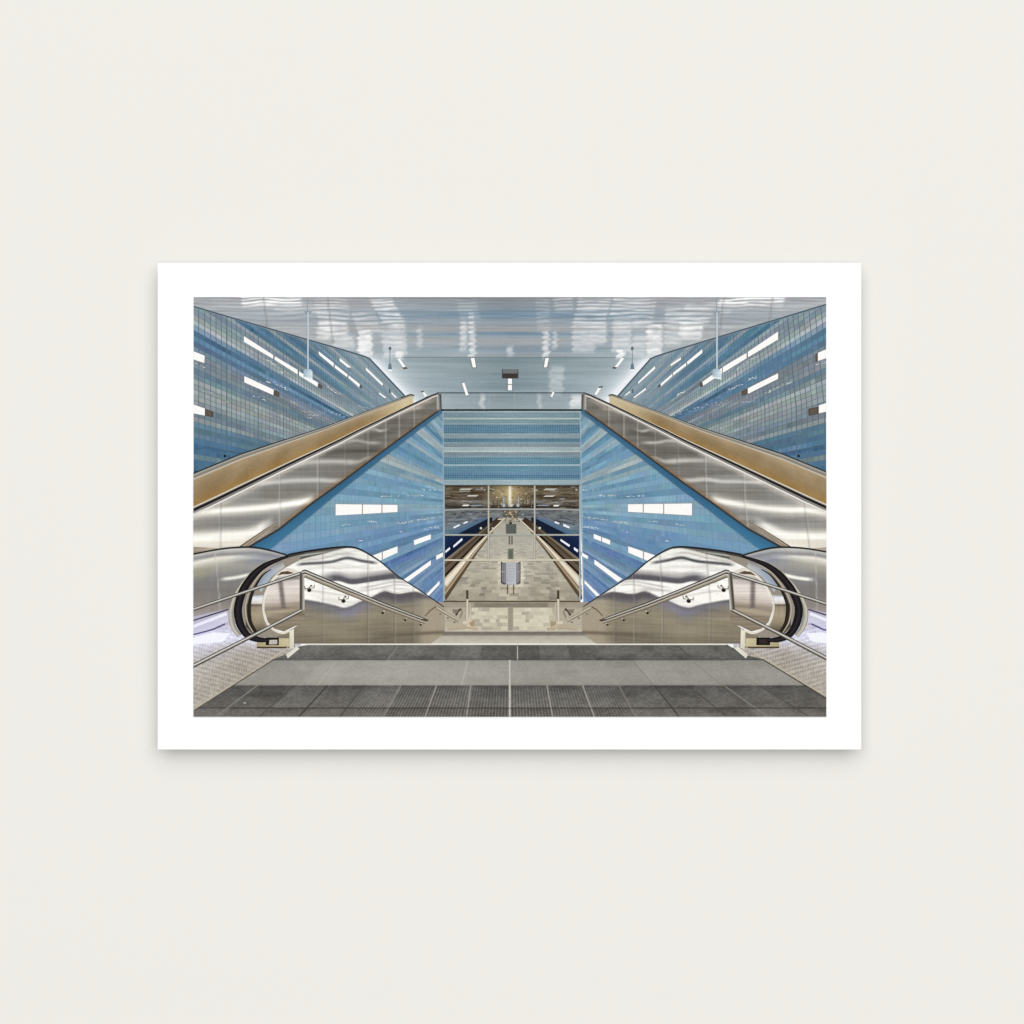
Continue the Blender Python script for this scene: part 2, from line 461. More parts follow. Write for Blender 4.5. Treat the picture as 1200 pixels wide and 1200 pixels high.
def dn_tone(c, d, v):
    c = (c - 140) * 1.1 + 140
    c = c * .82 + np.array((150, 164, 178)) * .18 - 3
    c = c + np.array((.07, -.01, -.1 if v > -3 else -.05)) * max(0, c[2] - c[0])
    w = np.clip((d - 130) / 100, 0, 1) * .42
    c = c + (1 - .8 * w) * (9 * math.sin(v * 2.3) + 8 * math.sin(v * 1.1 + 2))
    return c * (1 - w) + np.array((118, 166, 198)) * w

UPCLIP = [(200, 351.5), (227, 359.4), (330, 389.6), (400, 409.8), (420, 415.8), (433, 420.5), (474, 464), (490, 481), (200, 580)]
LAMPS = {False: dict(
    lamp=[([(226.9, 411.7), (240, 416.8), (239.3, 425.4), (226.9, 421.3)], None),
          ([(285.8, 393.8), (320.2, 416), (320.2, 420.6), (285.8, 400.5)], None),
          ([(322, 417.3), (348.8, 433.6), (348.8, 438.8), (321.6, 421.4)], None),
          ([(350.4, 435.2), (373, 448.6), (372, 453.4), (350.6, 440)], [(373, 449), (378, 452), (377, 456), (372.3, 453.6)]),
          ([(286.3, 440.8), (320.8, 456.7), (320.2, 463), (286.3, 448)], [(321.4, 457), (327.4, 459.6), (327, 465.4), (321, 463)]),
          ([(226.9, 474), (240, 478.7), (240, 487), (226.9, 484.4)], [(240.2, 479), (250, 482), (250, 489), (240.2, 487.2)]),
          ([(373.3, 411.6), (391.3, 425.6), (390.8, 430), (373.8, 415.6)], None),
          ([(392.4, 427.2), (407.4, 438.8), (406.8, 442), (392.2, 431)], None),
          ([(408.6, 439.8), (421.8, 450.3), (421, 454), (408.2, 443)], [(422, 450.6), (424.6, 452.8), (424, 455.4), (421.4, 454)]),
          ([(398, 419.4), (412, 430.8), (407.6, 430.6), (398, 423)], None),
          ([(428.7, 430.6), (449, 450), (448.2, 452.2), (428.5, 433.4)], None),
          ([(444, 459.6), (452.8, 466), (451, 466.8), (444, 461.4)], None),
          ([(458.7, 459.4), (465.4, 465.8), (463.6, 466.4), (458.5, 461)], None)],
    spark=[([(229, 425.4), (241, 431.2)], 1.2, 16), ([(311.7, 421.3), (324, 427.6)], 2.2, 14), ([(325, 435), (331, 436.2)], 1.4, 6), ([(312, 446), (326, 452), (340, 457.5)], 3, 26),
           ([(296.7, 464), (311, 468.8)], 1.8, 12), ([(383, 452.5), (392, 459), (402, 462.5)], 2, 22), ([(400, 461), (403, 463)], 1, 5)],
    pale=[([(229, 455), (249, 461), (268, 471)], 2, 22), ([(360, 489), (380, 482), (408, 487)], 5, 50), ([(352, 481), (375, 484)], 3, 22), ([(420, 475), (436, 480)], 2, 10)]),
    True: dict(
    lamp=[([(958.5, 413.4), (968.1, 409.4), (968.1, 419.8), (958.5, 423)], [(955.2, 415), (958.3, 413.6), (958.3, 423.4), (955.6, 424.6)]),
          ([(911.8, 388.5), (911.8, 397.8), (876.4, 418.8), (876.4, 412.4)], None),
          ([(874.8, 413.6), (874.8, 419.8), (847, 437), (847, 430)], None),
          ([(846, 431), (846, 438), (823.6, 452.2), (823, 447.6)], [(819.6, 448.6), (823, 447), (824, 452.4), (820.4, 454)]),
          ([(911.8, 437.4), (911.8, 443.9), (876.4, 461.6), (876.4, 455)], [(869, 458.4), (876, 455.4), (876, 461.8), (869.4, 464)]),
          ([(959.6, 475), (968.1, 472.4), (968.1, 482.4), (959.6, 484.4)], [(947, 479), (959.4, 476.4), (959.4, 485), (947.4, 487.6)]),
          ([(823, 409.2), (823, 413.6), (805.6, 427.6), (805, 424)], None),
          ([(804, 425), (804.2, 428.4), (788.8, 440.2), (788.6, 437)], None),
          ([(787.8, 438), (788, 440.8), (774.4, 452.8), (774.2, 449.8)], [(771, 451.6), (774, 449.8), (774.2, 453), (771.6, 454.6)]),
          ([(798, 418.6), (798, 421.4), (786, 429.2), (786, 426.8)], None),
          ([(767.6, 428.8), (768, 431.8), (747.6, 450), (748, 447.4)], None),
          ([(756.6, 454.6), (757, 456.6), (742.8, 466.8), (742.4, 465.6)], None),
          ([(738.6, 457.8), (738.2, 460), (731.8, 464.4), (732.4, 462.8)], None)],
    spark=[([(955.6, 428), (968, 424.6)], 1.2, 14), ([(886.7, 416.7), (861.7, 433)], 2.2, 18), ([(887, 441.5), (876.5, 445.5)], 2, 10), ([(872, 450), (853, 456.5)], 1.8, 14),
           ([(928, 447), (910, 455), (897, 461)], 2, 26), ([(803, 458), (793, 463.5)], 1.6, 10), ([(890, 463), (885, 467)], 1, 5)],
    pale=[([(954, 460), (944, 462)], 1.4, 10), ([(853, 470), (835, 474), (815, 480), (788, 484)], 5, 60), ([(800, 484), (786, 486)], 2.5, 14), ([(884, 470), (862, 473)], 2, 16)])}

for mir in SIDES:
    k = Ink(mir)
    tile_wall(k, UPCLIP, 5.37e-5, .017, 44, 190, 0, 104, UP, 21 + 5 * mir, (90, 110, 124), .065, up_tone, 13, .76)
    D = LAMPS[mir]
    j = Ink()
    for p, w, n in D['pale']: k.m = False; k.sparkle(p, w * .8, n, int(n * .9), (200, 205, 205)); k.m = mir
    # the far pipe rail on this wall
    k.stroke([(205, 534.5), (229, 526.6), (240, 524.2), (262, 528.2), (284, 531.4)], 1.4, [(-1, (34, 52, 66)), (0, (90, 124, 146)), (1, (30, 44, 58))])
    k.blob(263.6, 534.4, 1.7, 1.5, (22, 30, 38))
    k.stroke([(474, 464), (433, 420.5), (426, 417.5), (418, 415), (400, 409.6), (330, 389.5), (280, 375), (200, 351.4)], [2.4, 2.2], [(-1, (150, 162, 170)), (-.2, (70, 86, 96)), (.4, (62, 80, 92)), (1, (120, 138, 150))])
    k.stroke([(456.6, 456), (456.6, 460.6)], 1.4, (70, 86, 94))
    k.m = False
    for p, w, n in D['spark']: k.sparkle(p, w, n + 7, n)
    W = k.build('tiled_wall', ART, 'blue striped tile wall on the %s of the picture' % ('right' if mir else 'left'))
    for q, e in D['lamp']: quad('wall_lamp', q, W, end=e, rim=(112, 118, 122))

# pendant lamps
for mir in SIDES:
    for big in (True, False):
        k = Ink()
        if big:
            x = 840 if mir else 360.8
            k.poly([(x - 5, 364.6), (x + 5, 364.6), (x + 2, 368), (x - 2.5, 368)], (142, 156, 166))
            k.stroke([(x - .3, 349), (x - .3, 365)], 1, (150, 160, 170))
            k.stroke([(x, 366), (x, 433)], 1.9, [(-1, (196, 210, 220)), (.1, (206, 218, 226)), (1, (110, 136, 154))])
            k.poly([(x - 4, 432.4), (x + 3.6, 432.8), (x + 5.4, 436), (x + 5.4, 444), (x - 5.2, 442), (x - 5, 435)],
                   [(170, 194, 204), (176, 200, 208), (222, 232, 236), (214, 224, 230), (158, 184, 196), (150, 178, 192)])
            k.stroke([(x - 5.2, 442), (x + 5.4, 444.2)], 1.6, (236, 242, 244))
        else:
            x = 741 if mir else 457
            k.blob(x, 408.4, 1.7, 2.2, (94, 108, 118))
            k.stroke([(x, 409), (x, 427)], .9, (128, 142, 150))
            k.poly([(x - 1.4, 426), (x + 1.4, 426), (x + 2.4, 432.6), (x - 2.4, 432.6)], (104, 126, 142))
            k.stroke([(x - 2.2, 434), (x + 2.2, 434)], 1.6, (250, 250, 252))
        k.build('pendant_lamp', CEIL)

# ------------------------------------------------------------------ far end wall (blue tile, seen square on)
BW = [(481.5, (152, 170, 178)), (484, (112, 137, 152)), (488.7, (178, 187, 181)), (491.3, (106, 136, 147)), (495.8, (132, 157, 171)), (498, (60, 110, 150)), (508.4, (136, 151, 161)),
      (512.6, (56, 102, 138)), (517.6, (110, 146, 161)), (520, (126, 132, 142)), (524.2, (163, 179, 185)), (527.3, (186, 197, 191)), (529.8, (120, 131, 141)), (534.2, (126, 147, 161)),
      (536, (66, 121, 156)), (543.5, (162, 182, 196)), (545.8, (72, 126, 161)), (551.8, (76, 122, 166)), (555, (46, 101, 155)), (559.6, (80, 131, 161)), (562.8, (152, 173, 181)), (569, (152, 173, 181))]
k = Ink(); k.poly([(517, 481.5), (683, 481.5), (683, 570), (517, 570)], (132, 154, 164)); k.step()
rnd = np.random.RandomState(4)
y = 481.6
while y < 568.6:
    c0 = np.array([c for yy, c in BW if yy <= y + .6][-1], float)
    i = 0
    x = 518.6
    while x < 681:
        cc = (c0 - 128) * 1.04 + 126 + np.array((0, 0, -.14)) * max(0, c0[2] - c0[0]) + 16 * np.exp(-((x - 605) / 45) ** 2) + vn(i, y * 3, 8, 1, 2) * 9 + rnd.uniform(-5, 5)
        k.face([(x, y), (x + 1.66, y), (x + 1.66, y + 1.72), (x, y + 1.72)], [np.clip(cc.mean() + (cc - cc.mean()) * .86, 0, 255)] * 4)
        x += 2.06; i += 1
    y += 2.02
k.build('end_wall', ART, 'blue striped tile wall across the far end')

# ------------------------------------------------------------------ flanking tile walls
DNCLIP = [(316, 644), (360, 609.6), (400, 576.5), (493, 503), (516.6, 482), (519.4, 482), (519.6, 711), (508, 706), (440, 690), (316, 690)]
DNCLIP = [(300, 655), (400, 573), (493, 499), (516.8, 481.6), (519.4, 481.6), (519.8, 712), (500, 712), (300, 690)]
DL = {False: [([(393.4, 590.8), (465.8, 591.7), (465.8, 600), (393.4, 604)], [((424.7, 590.6), (424.7, 603)), ((447.6, 591), (447.6, 601.6))]),
              ([(485, 633.2), (504.8, 626.2), (504.8, 631.8), (485.6, 638.8)], ()),
              ([(434, 652), (465.8, 640.3), (465.8, 647.6), (443, 658)], [((448, 646), (448, 656))]),
              ([(472, 680), (504.8, 656.6), (504.8, 662), (478, 681.6)], ()),
              ([(498, 698), (515, 680.8), (515, 685), (501.8, 698.6)], ()),
              ([(511.2, 651.2), (519, 647.4), (519, 652), (511.6, 656)], ())],
      True: [([(735.8, 591), (810.8, 590), (810.8, 604), (735.8, 599.7)], [((753.8, 590), (753.8, 601.4)), ((777.7, 590), (777.7, 603))]),
             ([(695.8, 625.8), (715, 633), (715, 638.4), (695.8, 631)], [((705, 629), (705, 635))]),
             ([(736.2, 640.3), (770, 651.6), (761, 658), (736.2, 647.6)], [((754, 646), (754, 656))]),
             ([(696.6, 655.8), (729, 678.4), (724, 682), (696.6, 661)], ()),
             ([(685, 680), (703, 697.6), (699, 698.6), (685, 683.6)], ()),
             ([(681.8, 647.4), (689.2, 651.6), (688.4, 655.2), (681.8, 651.4)], ())]}
DSP = [([(446, 581), (468, 581.6)], 1.2, 12), ([(478, 581), (498, 580.6)], 1.2, 14), ([(494, 573), (517, 574.6)], 1.2, 10), ([(466, 613), (484, 611)], 1.6, 20), ([(488, 609.6), (518, 605)], 1.4, 24),
       ([(431, 611), (442, 611.6)], 1.2, 8), ([(420, 634.4), (424, 633)], 1.6, 5), ([(498, 619), (518, 618)], 2.4, 16), ([(466, 624), (474, 622)], 2, 6), ([(400, 616), (410, 614)], 1.2, 7)]
for mir in SIDES:
    k = Ink(mir)
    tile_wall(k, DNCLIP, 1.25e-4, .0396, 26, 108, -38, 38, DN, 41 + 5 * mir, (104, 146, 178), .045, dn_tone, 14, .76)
    k.stroke([(519.3, 482), (519.6, 711)], 1, (150, 178, 194))
    for p, w, n in DSP: k.sparkle(p, w, n * 3 + mir, int(n * 1.3), (226, 240, 246))
    W = k.build('tiled_wall', ART, 'bright blue triangular tile wall under the %s escalator' % ('right' if mir else 'left'))
    for q, dv in DL[mir]: quad('wall_lamp', q, W, rim=(132, 150, 162), div=dv)

# ------------------------------------------------------------------ platform seen through the glazed end
def plat_fn(x, y):
    c = curves(x, y, [((0, 1200), (v, v), q) for v, q in ((568, (66, 60, 54)), (571, (84, 76, 62)), (577, (96, 84, 66)), (583, (86, 76, 62)), (588, (118, 112, 102)), (592, (84, 78, 72)), (595, (54, 50, 46)),
        (598, (120, 118, 116)), (603, (104, 110, 112)), (608, (112, 116, 120)), (618, (108, 120, 128)), (626, (84, 110, 130)), (640, (30, 42, 70)), (660, (24, 32, 54)), (712, (60, 50, 40)))])
    c += (vn(x, y, 22, 1.3, 31) * 20 + vn(x, y, 5, 1.6, 32) * 16)[..., None]
    r = np.hypot((x - 597) / 1.5, (y - 578))
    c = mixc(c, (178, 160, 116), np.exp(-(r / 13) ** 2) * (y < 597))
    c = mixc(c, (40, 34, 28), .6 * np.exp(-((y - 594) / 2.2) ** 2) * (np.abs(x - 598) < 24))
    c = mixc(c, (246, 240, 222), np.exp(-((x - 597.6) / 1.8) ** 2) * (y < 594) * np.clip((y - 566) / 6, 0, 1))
    return c
PCL = [(520.9, 560), (602, 560), (602, 716), (520.9, 716)]
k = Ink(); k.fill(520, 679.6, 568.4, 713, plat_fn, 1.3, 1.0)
for mir in SIDES:
    k.m = mir
    k.poly([(573, 607), (577, 606), (577, 625), (545, 626), (534, 627), (546, 620)], (24, 32, 48), clip=PCL)
    k.poly([(521, 628), (559, 628), (521, 655)], [(28, 46, 82), (20, 26, 46), (18, 26, 52)], clip=PCL)
    k.poly([(541, 613), (571, 604), (571, 608), (536, 626), (524, 626)], [(110, 122, 132), (112, 118, 140), (82, 104, 134), (64, 106, 142), (90, 112, 128)], clip=PCL)
    k.poly([(584, 606), (578, 610), (521, 656), (521, 680), (588, 612)], [(54, 40, 30), (70, 52, 38), (112, 104, 92), (94, 72, 52), (60, 44, 34)], clip=PCL)
    k.stroke([(574, 616), (521, 664)], [.8, 3.4], (78, 62, 46), clip=PCL); k.stroke([(576, 614), (521, 657.6)], [.5, 1.6], (134, 124, 104), clip=PCL)
    k.stroke([(577, 620), (566, 629), (521, 677.4)], [.8, 2.4, 5.2], (10, 9, 10), clip=PCL)
k.m = False
def pf(x, y):
    c = curves(x, y, [((0, 1200), (v, v), q) for v, q in ((604, (172, 168, 152)), (625, (184, 180, 164)), (650, (186, 180, 162)), (675, (182, 174, 154)), (695, (174, 165, 144)), (713, (164, 154, 134)))])
    s = np.maximum(y - VY, 4)
    w = np.floor(2900 / s); u = np.floor((x - VX) / s * 10.5 + .5 * w)
    h = np.sin(u * 12.9 + w * 78.2) * 43758.5
    
    c += (vn(x, y, 5, 1.2, 33) * 7)[..., None]
    hx = np.exp(-(np.clip(np.abs(x - 598.5) - 12, 0, 99) / 2.4) ** 2) * np.exp(-(np.clip(np.abs(y - 671.5) - 14, 0, 99) / 2.4) ** 2)
    c = mixc(c, (232, 228, 208), hx * .8)
    c = c.mean(-1, keepdims=True) + (c - c.mean(-1, keepdims=True)) * .8 - 5
    # light pooled on the left and right of the notice board
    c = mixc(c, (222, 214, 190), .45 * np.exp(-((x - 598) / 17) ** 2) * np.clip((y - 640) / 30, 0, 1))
    return c
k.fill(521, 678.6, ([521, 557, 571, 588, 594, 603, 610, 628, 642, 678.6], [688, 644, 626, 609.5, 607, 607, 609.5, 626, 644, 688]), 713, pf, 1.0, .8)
k.step(); rnd = np.random.RandomState(77)
FL = [(590, 611), (608.5, 611), (678.4, 690), (678.4, 704), (521.2, 704), (521.2, 690)]
for n in range(22, 170):
    s1, s0 = 2600 / n, 2600 / (n + 1)
    wd = .115; o = rnd.rand() * wd
    for m in range(-10, 10):
        a, b = m * wd + o, (m + 1) * wd + o - .006
        if rnd.rand() < .35: b -= wd * .4
        yy = VY + s1
        h = rnd.choice([-30, -20, -10, 0, 4, 8, 14]) * np.interp(yy, [612, 640, 700], [.45, .75, 1])
        c = pf(np.array([VX + (a + b) / 2 * s1]), np.array([yy]))[0] + np.array((h, h, h * .85))
        k.face([(VX + a * s0, VY + s0), (VX + b * s0, VY + s0), (VX + b * s1, VY + s1 - .25), (VX + a * s1, VY + s1 - .25)], [np.clip(c, 0, 255)] * 4, FL)
for mir in SIDES:
    k.m = mir
    k.poly([(588, 610), (590, 610), (558, 646), (521, 702), (521, 677), (556, 640)], (170, 152, 126), clip=PCL)
    k.stroke([(590, 609), (572, 626), (558, 642.6), (521, 685)], [.8, 1.6, 3.6, 8.6], [(-1, (196, 184, 160)), (0, (238, 230, 212)), (1, (212, 200, 176))], clip=PCL)
    k.stroke([(578, 623), (560, 645.6), (521, 702)], [.8, 2, 4.4], (88, 74, 54), clip=PCL)
    k.stroke([(576, 623.6), (556, 646), (521, 693)], [.6, 1, 1.6], (136, 116, 92), clip=PCL)
k.m = False
# distant lights and clutter
for i in range(150):
    rr = random.Random(3000 + i); sd = rr.choice((-1, 1)); t = rr.random()
    xx = 598 + sd * rr.uniform(1.5, 26); yy = rr.uniform(571, 596)
    q = rr.choice([(60, 48, 36), (84, 70, 52), (214, 196, 150), (150, 132, 96), (120, 104, 78), (196, 200, 206), (52, 46, 42), (236, 226, 196)])
    wd = rr.uniform(.5, 2.6); hh = rr.uniform(.35, .8)
    k.poly([(xx, yy), (xx + wd, yy + (597 - yy) * .01), (xx + wd, yy + hh), (xx, yy + hh)], q)
for i in range(90):
    rr = random.Random(4000 + i); sd = rr.choice((-1, 1))
    xx = 600 + sd * rr.uniform(28, 76); yy = rr.uniform(570.5, 595)
    q = rr.choice([(58, 50, 40), (74, 64, 52), (132, 124, 108), (112, 102, 86), (150, 150, 148), (66, 58, 48)])
    wd = rr.uniform(2, 9); k.stroke([(xx - wd, yy), (min(678, xx + wd), yy + sd * rr.uniform(-.3, .3))] if xx - wd > 522 else [(522, yy), (528, yy)], rr.uniform(.5, 1.1), q)
for i in range(70):
    rr = random.Random(5000 + i); sd = rr.choice((-1, 1))
    dd = rr.uniform(30, 76); yy = 597.5 + rr.uniform(.02, .3) * dd
    q = rr.choice([(74, 80, 86), (132, 138, 142), (96, 104, 116), (150, 150, 156), (60, 66, 74)])
    x0, x1 = 600 + sd * dd, 600 + sd * (dd - rr.uniform(4, 12))
    k.stroke([(max(522, min(678, x0)), yy), (x1, 597 + (yy - 597) * abs(x1 - 600) / dd)], rr.uniform(.4, .9), q)
for xx in (578, 583, 586, 613, 617, 622):
    k.stroke([(xx, 586), (xx, 597)], .8, (70, 58, 44))
for x, y, rx, ry, q in ((546, 573.4, 7.6, 1.5, (196, 192, 176)), (554, 581, 6.8, 1.0, (226, 224, 212)), (546, 592.2, 4, 1.2, (250, 248, 240)), (559, 592.2, 8, .9, (156, 164, 176)), (558, 588, 7, 1, (132, 136, 142)),
                        (563.6, 619, 1.5, 1.5, (250, 246, 236)), (577.4, 619, 1.3, 1.3, (226, 220, 196)), (564.5, 572, 2, 1, (176, 166, 146)), (568, 574.4, 1.2, 1.2, (170, 160, 140)), (584, 603.4, 1, 1, (186, 194, 176)),
                        (645, 573.4, 8, 1.5, (196, 192, 176)), (644, 581.4, 6.8, 1.0, (226, 224, 212)), (652, 592.6, 3.6, 1.2, (250, 248, 240)), (637, 592.2, 8.4, .9, (156, 164, 176)), (634, 588, 6, 1, (128, 132, 140)),
                        (632.4, 618.8, 1.6, 1.5, (250, 246, 236)), (618.6, 619, 1.3, 1.3, (240, 226, 196)), (675.6, 574, 1.8, 1.5, (186, 180, 156)), (627, 574.4, 3, 1, (220, 216, 206)), (612.6, 603, 1, 1.4, (180, 190, 190)),
                        (590.4, 586, 1.2, 6, (176, 184, 186)), (607.6, 586, 1.2, 6, (178, 182, 182)), (590.4, 592, 2.2, 2.6, (190, 198, 206)), (607, 592, 2.2, 2.4, (194, 202, 210)), (598.6, 592, 3, 2.2, (232, 226, 214)),
                        (588, 608.4, 5, 1.2, (206, 198, 178)), (609, 608.4, 4.4, 1.2, (206, 198, 178)), (598, 601, 5, 4.4, (150, 134, 110)), (604, 603, 4, 3, (122, 112, 98)), (592, 603, 3, 3, (112, 112, 100))):
    if rx > 3 and ry < 2:
        for dy in (-.45, .3): k.stroke([(x - rx * (.9 + dy * .3), y + dy * ry), (x + rx * (.8 - dy * .4), y + dy * ry)], ry * .75, tuple(np.array(q) * (.94 + dy * .2)))
    else: k.blob(x, y, rx, ry, q, tuple(np.array(q) * .7))
for i in range(46):
    rr = random.Random(i); xx = rr.uniform(589, 609); yy = rr.uniform(597, 611)
    q = rr.choice([(70, 56, 44), (222, 206, 180), (150, 130, 104), (60, 66, 70), (190, 170, 140)])
    k.poly([(xx, yy), (xx + rr.uniform(.8, 2), yy), (xx + rr.uniform(.8, 2), yy + rr.uniform(.6, 1.8)), (xx, yy + 1)], q)
for q in ([(531.2, 617.6), (538.6, 614.2), (539, 616), (532, 619.4)], [(543, 612.8), (547.6, 610.4), (548.2, 612.2), (543.4, 614.2)], [(531, 639.6), (541.4, 630.4), (542.2, 632.8), (531.6, 641.8)],
          [(521.8, 645.6), (527, 641), (527.6, 643.6), (522.2, 648)],
          [(650, 610.6), (655.6, 612.8), (655, 614.6), (650, 612.8)], [(660, 613.6), (667.4, 617), (667, 619.4), (660, 616.6)], [(657, 631.4), (668, 638.8), (667, 641), (656.6, 633.8)], [(672.6, 641), (677.6, 644.4), (677, 647.4), (672.4, 644)]):
    k.poly(q, (236, 240, 248))
k.stroke([(521, 704.9), (680, 704.9)], 2.2, [(-1, (150, 136, 110)), (-.3, (62, 52, 40)), (1, (110, 98, 80))])
PLAT = k.build('platform_view', ART, 'underground platform seen through the glazed end')
k = Ink()
k.poly([(593, 614), (605, 614), (605, 625.2), (593, 625.2)], (92, 96, 90)); k.blob(598.4, 613, 1.6, 1.2, (24, 22, 20))
for x0, y0, x1, y1, q in ((596.2, 628, 597.8, 637.8, (104, 100, 92)), (599.2, 628, 600.8, 637.8, (104, 100, 92)), (595.4, 643, 601.6, 656, (116, 120, 104)), (596.6, 645, 600.4, 654, (98, 102, 88))):
    k.poly([(x0, y0), (x1, y0), (x1, y1), (x0, y1)], q)
k.build('information_post', PLAT)
k = Ink()
k.stroke([(594.8, 684), (594.8, 696)], 1.2, (88, 80, 66)); k.stroke([(601.9, 684), (601.9, 696)], 1.2, (88, 80, 66))
k.poly([(587, 658), (590, 659.4), (607, 659.4), (610, 658), (610, 683), (607.4, 684.6), (589.8, 684.6), (587, 683)], (72, 70, 70))
k.poly([(588.4, 660.4), (592.6, 660), (592.6, 683.6), (590, 683), (588.4, 681)], (138, 136, 142)); k.poly([(605.4, 660), (608.8, 660.4), (608.8, 681), (607.4, 683), (605.4, 683.6)], (146, 144, 150))
k.poly([(593, 659.6), (605, 659.6), (605, 685), (593, 685)], [(178, 178, 184), (186, 186, 192), (192, 192, 198), (176, 176, 186)])
k.stroke([(590.3, 661), (590.3, 683)], .6, (96, 94, 96)); k.stroke([(607.2, 661), (607.2, 683)], .6, (96, 94, 96))
k.stroke([(587.2, 670), (592.6, 670)], .8, (170, 168, 172)); k.stroke([(605.4, 670), (609.6, 670)], .8, (170, 168, 172))
for yy in (663, 666.4, 669.6, 673, 676.4, 680): k.stroke([(594.2, yy), (603.8, yy)], .5, (160, 160, 168))
k.build('notice_board', PLAT)
k = Ink()
for yy, q in ((597, (158, 162, 160)), (626.8, (168, 170, 160)), (656.3, (208, 200, 178))): k.stroke([(520.4, yy + (.8 if yy < 600 else 0)), (545, yy - (.3 if yy < 600 else 0)), (655, yy - (.3 if yy < 600 else 0)), (679.4, yy + (.6 if yy < 600 else 0))], 1.9, q)
for xx in (572.6, 626.6): k.stroke([(xx, 568.6), (xx, 656)], 2, [(-1, (140, 146, 142)), (0, (196, 192, 176)), (1, (176, 166, 146))])
k.stroke([(520.4, 568), (520.4, 704)], 1.7, (160, 176, 184)); k.stroke([(679.6, 568), (679.6, 704)], 1.7, (160, 178, 184)); k.stroke([(520, 568.6), (680, 568.6)], 1, (90, 92, 88))
k.build('glazing_bar', PLAT)

# ------------------------------------------------------------------ stair landing
def landing(x, y):
    c = curves(x, y, [((0, 1200), (v, v), q) for v, q in ((706, (160, 150, 134)), (711, (160, 152, 138)), (713, (178, 168, 150)), (738, (184, 174, 156)), (739.6, (206, 198, 182)), (740.6, (112, 106, 96)), (744, (128, 122, 112)), (745.4, (178, 172, 158)), (752, (192, 187, 172)))])
    inn = ((x > 553 - (y - 712) * .3) & (x < 595)) | ((x > 601.6) & (x < 646 + (y - 712) * .3))
    t = (inn & (y > 712) & (y < 738.6))
    w = np.floor(y / 3.9); u = np.floor((x - 598) / 8 + w * .5)
    h = np.sin(u * 7.3 + w * 31.7) * 4375.5; h = h - np.floor(h)
    tile = flat(x, (204, 197, 176))
    c = np.where(t[..., None], tile, c)
    c = mixc(c, (126, 118, 104), .8 * ((y > 706.5) & (y < 711.4) & (x > 556) & (x < 642)))
    c = mixc(c, (150, 142, 126), .85 * ((x > 595.2) & (x < 601.4) & (y > 711) & (y < 739)))
    return c + (vn(x, y, 6, 1.5, 40) * 6)[..., None]
k = Ink().fill(470, 735, 705.6, 753.5, landing, 1.2, .7)
k.step(); rnd = np.random.RandomState(78)
for lo, hi in ((545, 595), (601.8, 654)):
    for n in range(6):
        y0, y1 = 712.2 + n * 4.4, 712.2 + n * 4.4 + 4.1
        x = lo + (8 - n * 1.5 if lo < 600 else 0)
        end = hi - (8 - n * 1.5 if lo > 600 else 0)
        while x < end - 1:
            x1 = min(end, x + rnd.choice([4.6, 7, 9.4]))
            h = rnd.choice([-30, -18, -9, -3, 0, 4, 7])
            k.face([(x, y0), (x1 - .3, y0), (x1 - .3, y1), (x, y1)], [np.array((206 + h, 199 + h, 178 + h * .9))] * 4)
            x = x1
LAND = k.build('stair_landing', ART)

# ------------------------------------------------------------------ floor
def stud(x, y):
    """chequer plate beside the stair"""
    e = np.clip((x - 227) / 60, 0, 1)
    c = curves(x, y, [((0, 1200), (v, v), q) for v, q in ((700, (150, 146, 146)), (722, (176, 172, 180)), (742, (214, 214, 236)), (752, (224, 224, 242)), (764, (196, 193, 200)), (778, (186, 181, 176)), (800, (180, 174, 165)), (840, (166, 160, 150)))])
    c = mixc(c, (162, 153, 140), e * .7 * np.clip((y - 745) / 20, 0, 1))
    s = np.maximum(y - 640, 20)
    p = np.sin((x + y * 1.5) * 1.25) * np.sin((x * .8 - y * 1.9) * 1.15)
    c += (p * np.interp(y, [735, 770, 800], [16, 26, 20]))[..., None]
    return c + (vn(x, y, 2.2, 1.2, 44) * 17 + vn(x, y, 14, 8, 45) * 5)[..., None]

def granite(x, y):
    c = curves(x, y, [((0, 1200), (v, v), q) for v, q in ((756, (100, 99, 95)), (764, (108, 107, 102)), (772, (96, 95, 91)), (773.2, (74, 73, 71)), (774, (142, 140, 134)), (777, (149, 147, 140)), (790, (155, 152, 145)), (801, (150, 147, 140)), (802.6, (140, 137, 130)), (803.6, (88, 86, 82)), (808, (98, 96, 92)), (828, (110, 107, 102)), (829.6, (76, 74, 71)), (831, (102, 99, 95)), (840, (110, 107, 102)))])
    s = (y - 578)
    q = (x - 598) / s
    rib = np.sin(q * 2 * math.pi / .0142) * np.clip((y - 804) / 3, 0, 1) * np.clip(1.15 - np.abs(q) * .75, 0.12, 1)
    c += (rib * 24)[..., None]
    # slabs differ a little
    cell = np.floor(q / .185) + 13 * (y > 803) + 29 * (y > 829.6) + 7 * (y > 773)
    h = np.sin(cell * 12.9898) * 43758.5; h = h - np.floor(h) - .5
    c += (h * np.where((y > 773.5) & (y < 803), 6, 17))[..., None]
    c = mixc(c, (214, 212, 202), .22 * np.exp(-((x - 470) / 130) ** 2) * (y < 803) * (y > 773))
    g = np.where((y > 773.5) & (y < 803), .5, 1.0)
    c += (np.clip(vn(x, y, 34, 9, 55) - .2, 0, 1) * -18 * g)[..., None]
    return c + g[..., None] * (vn(x, y, 3, 1.6, 50) * 9 + vn(x, y, 16, 6, 51) * 6 + vn(x, y, 1.4, 1.2, 52) * 6)[..., None]

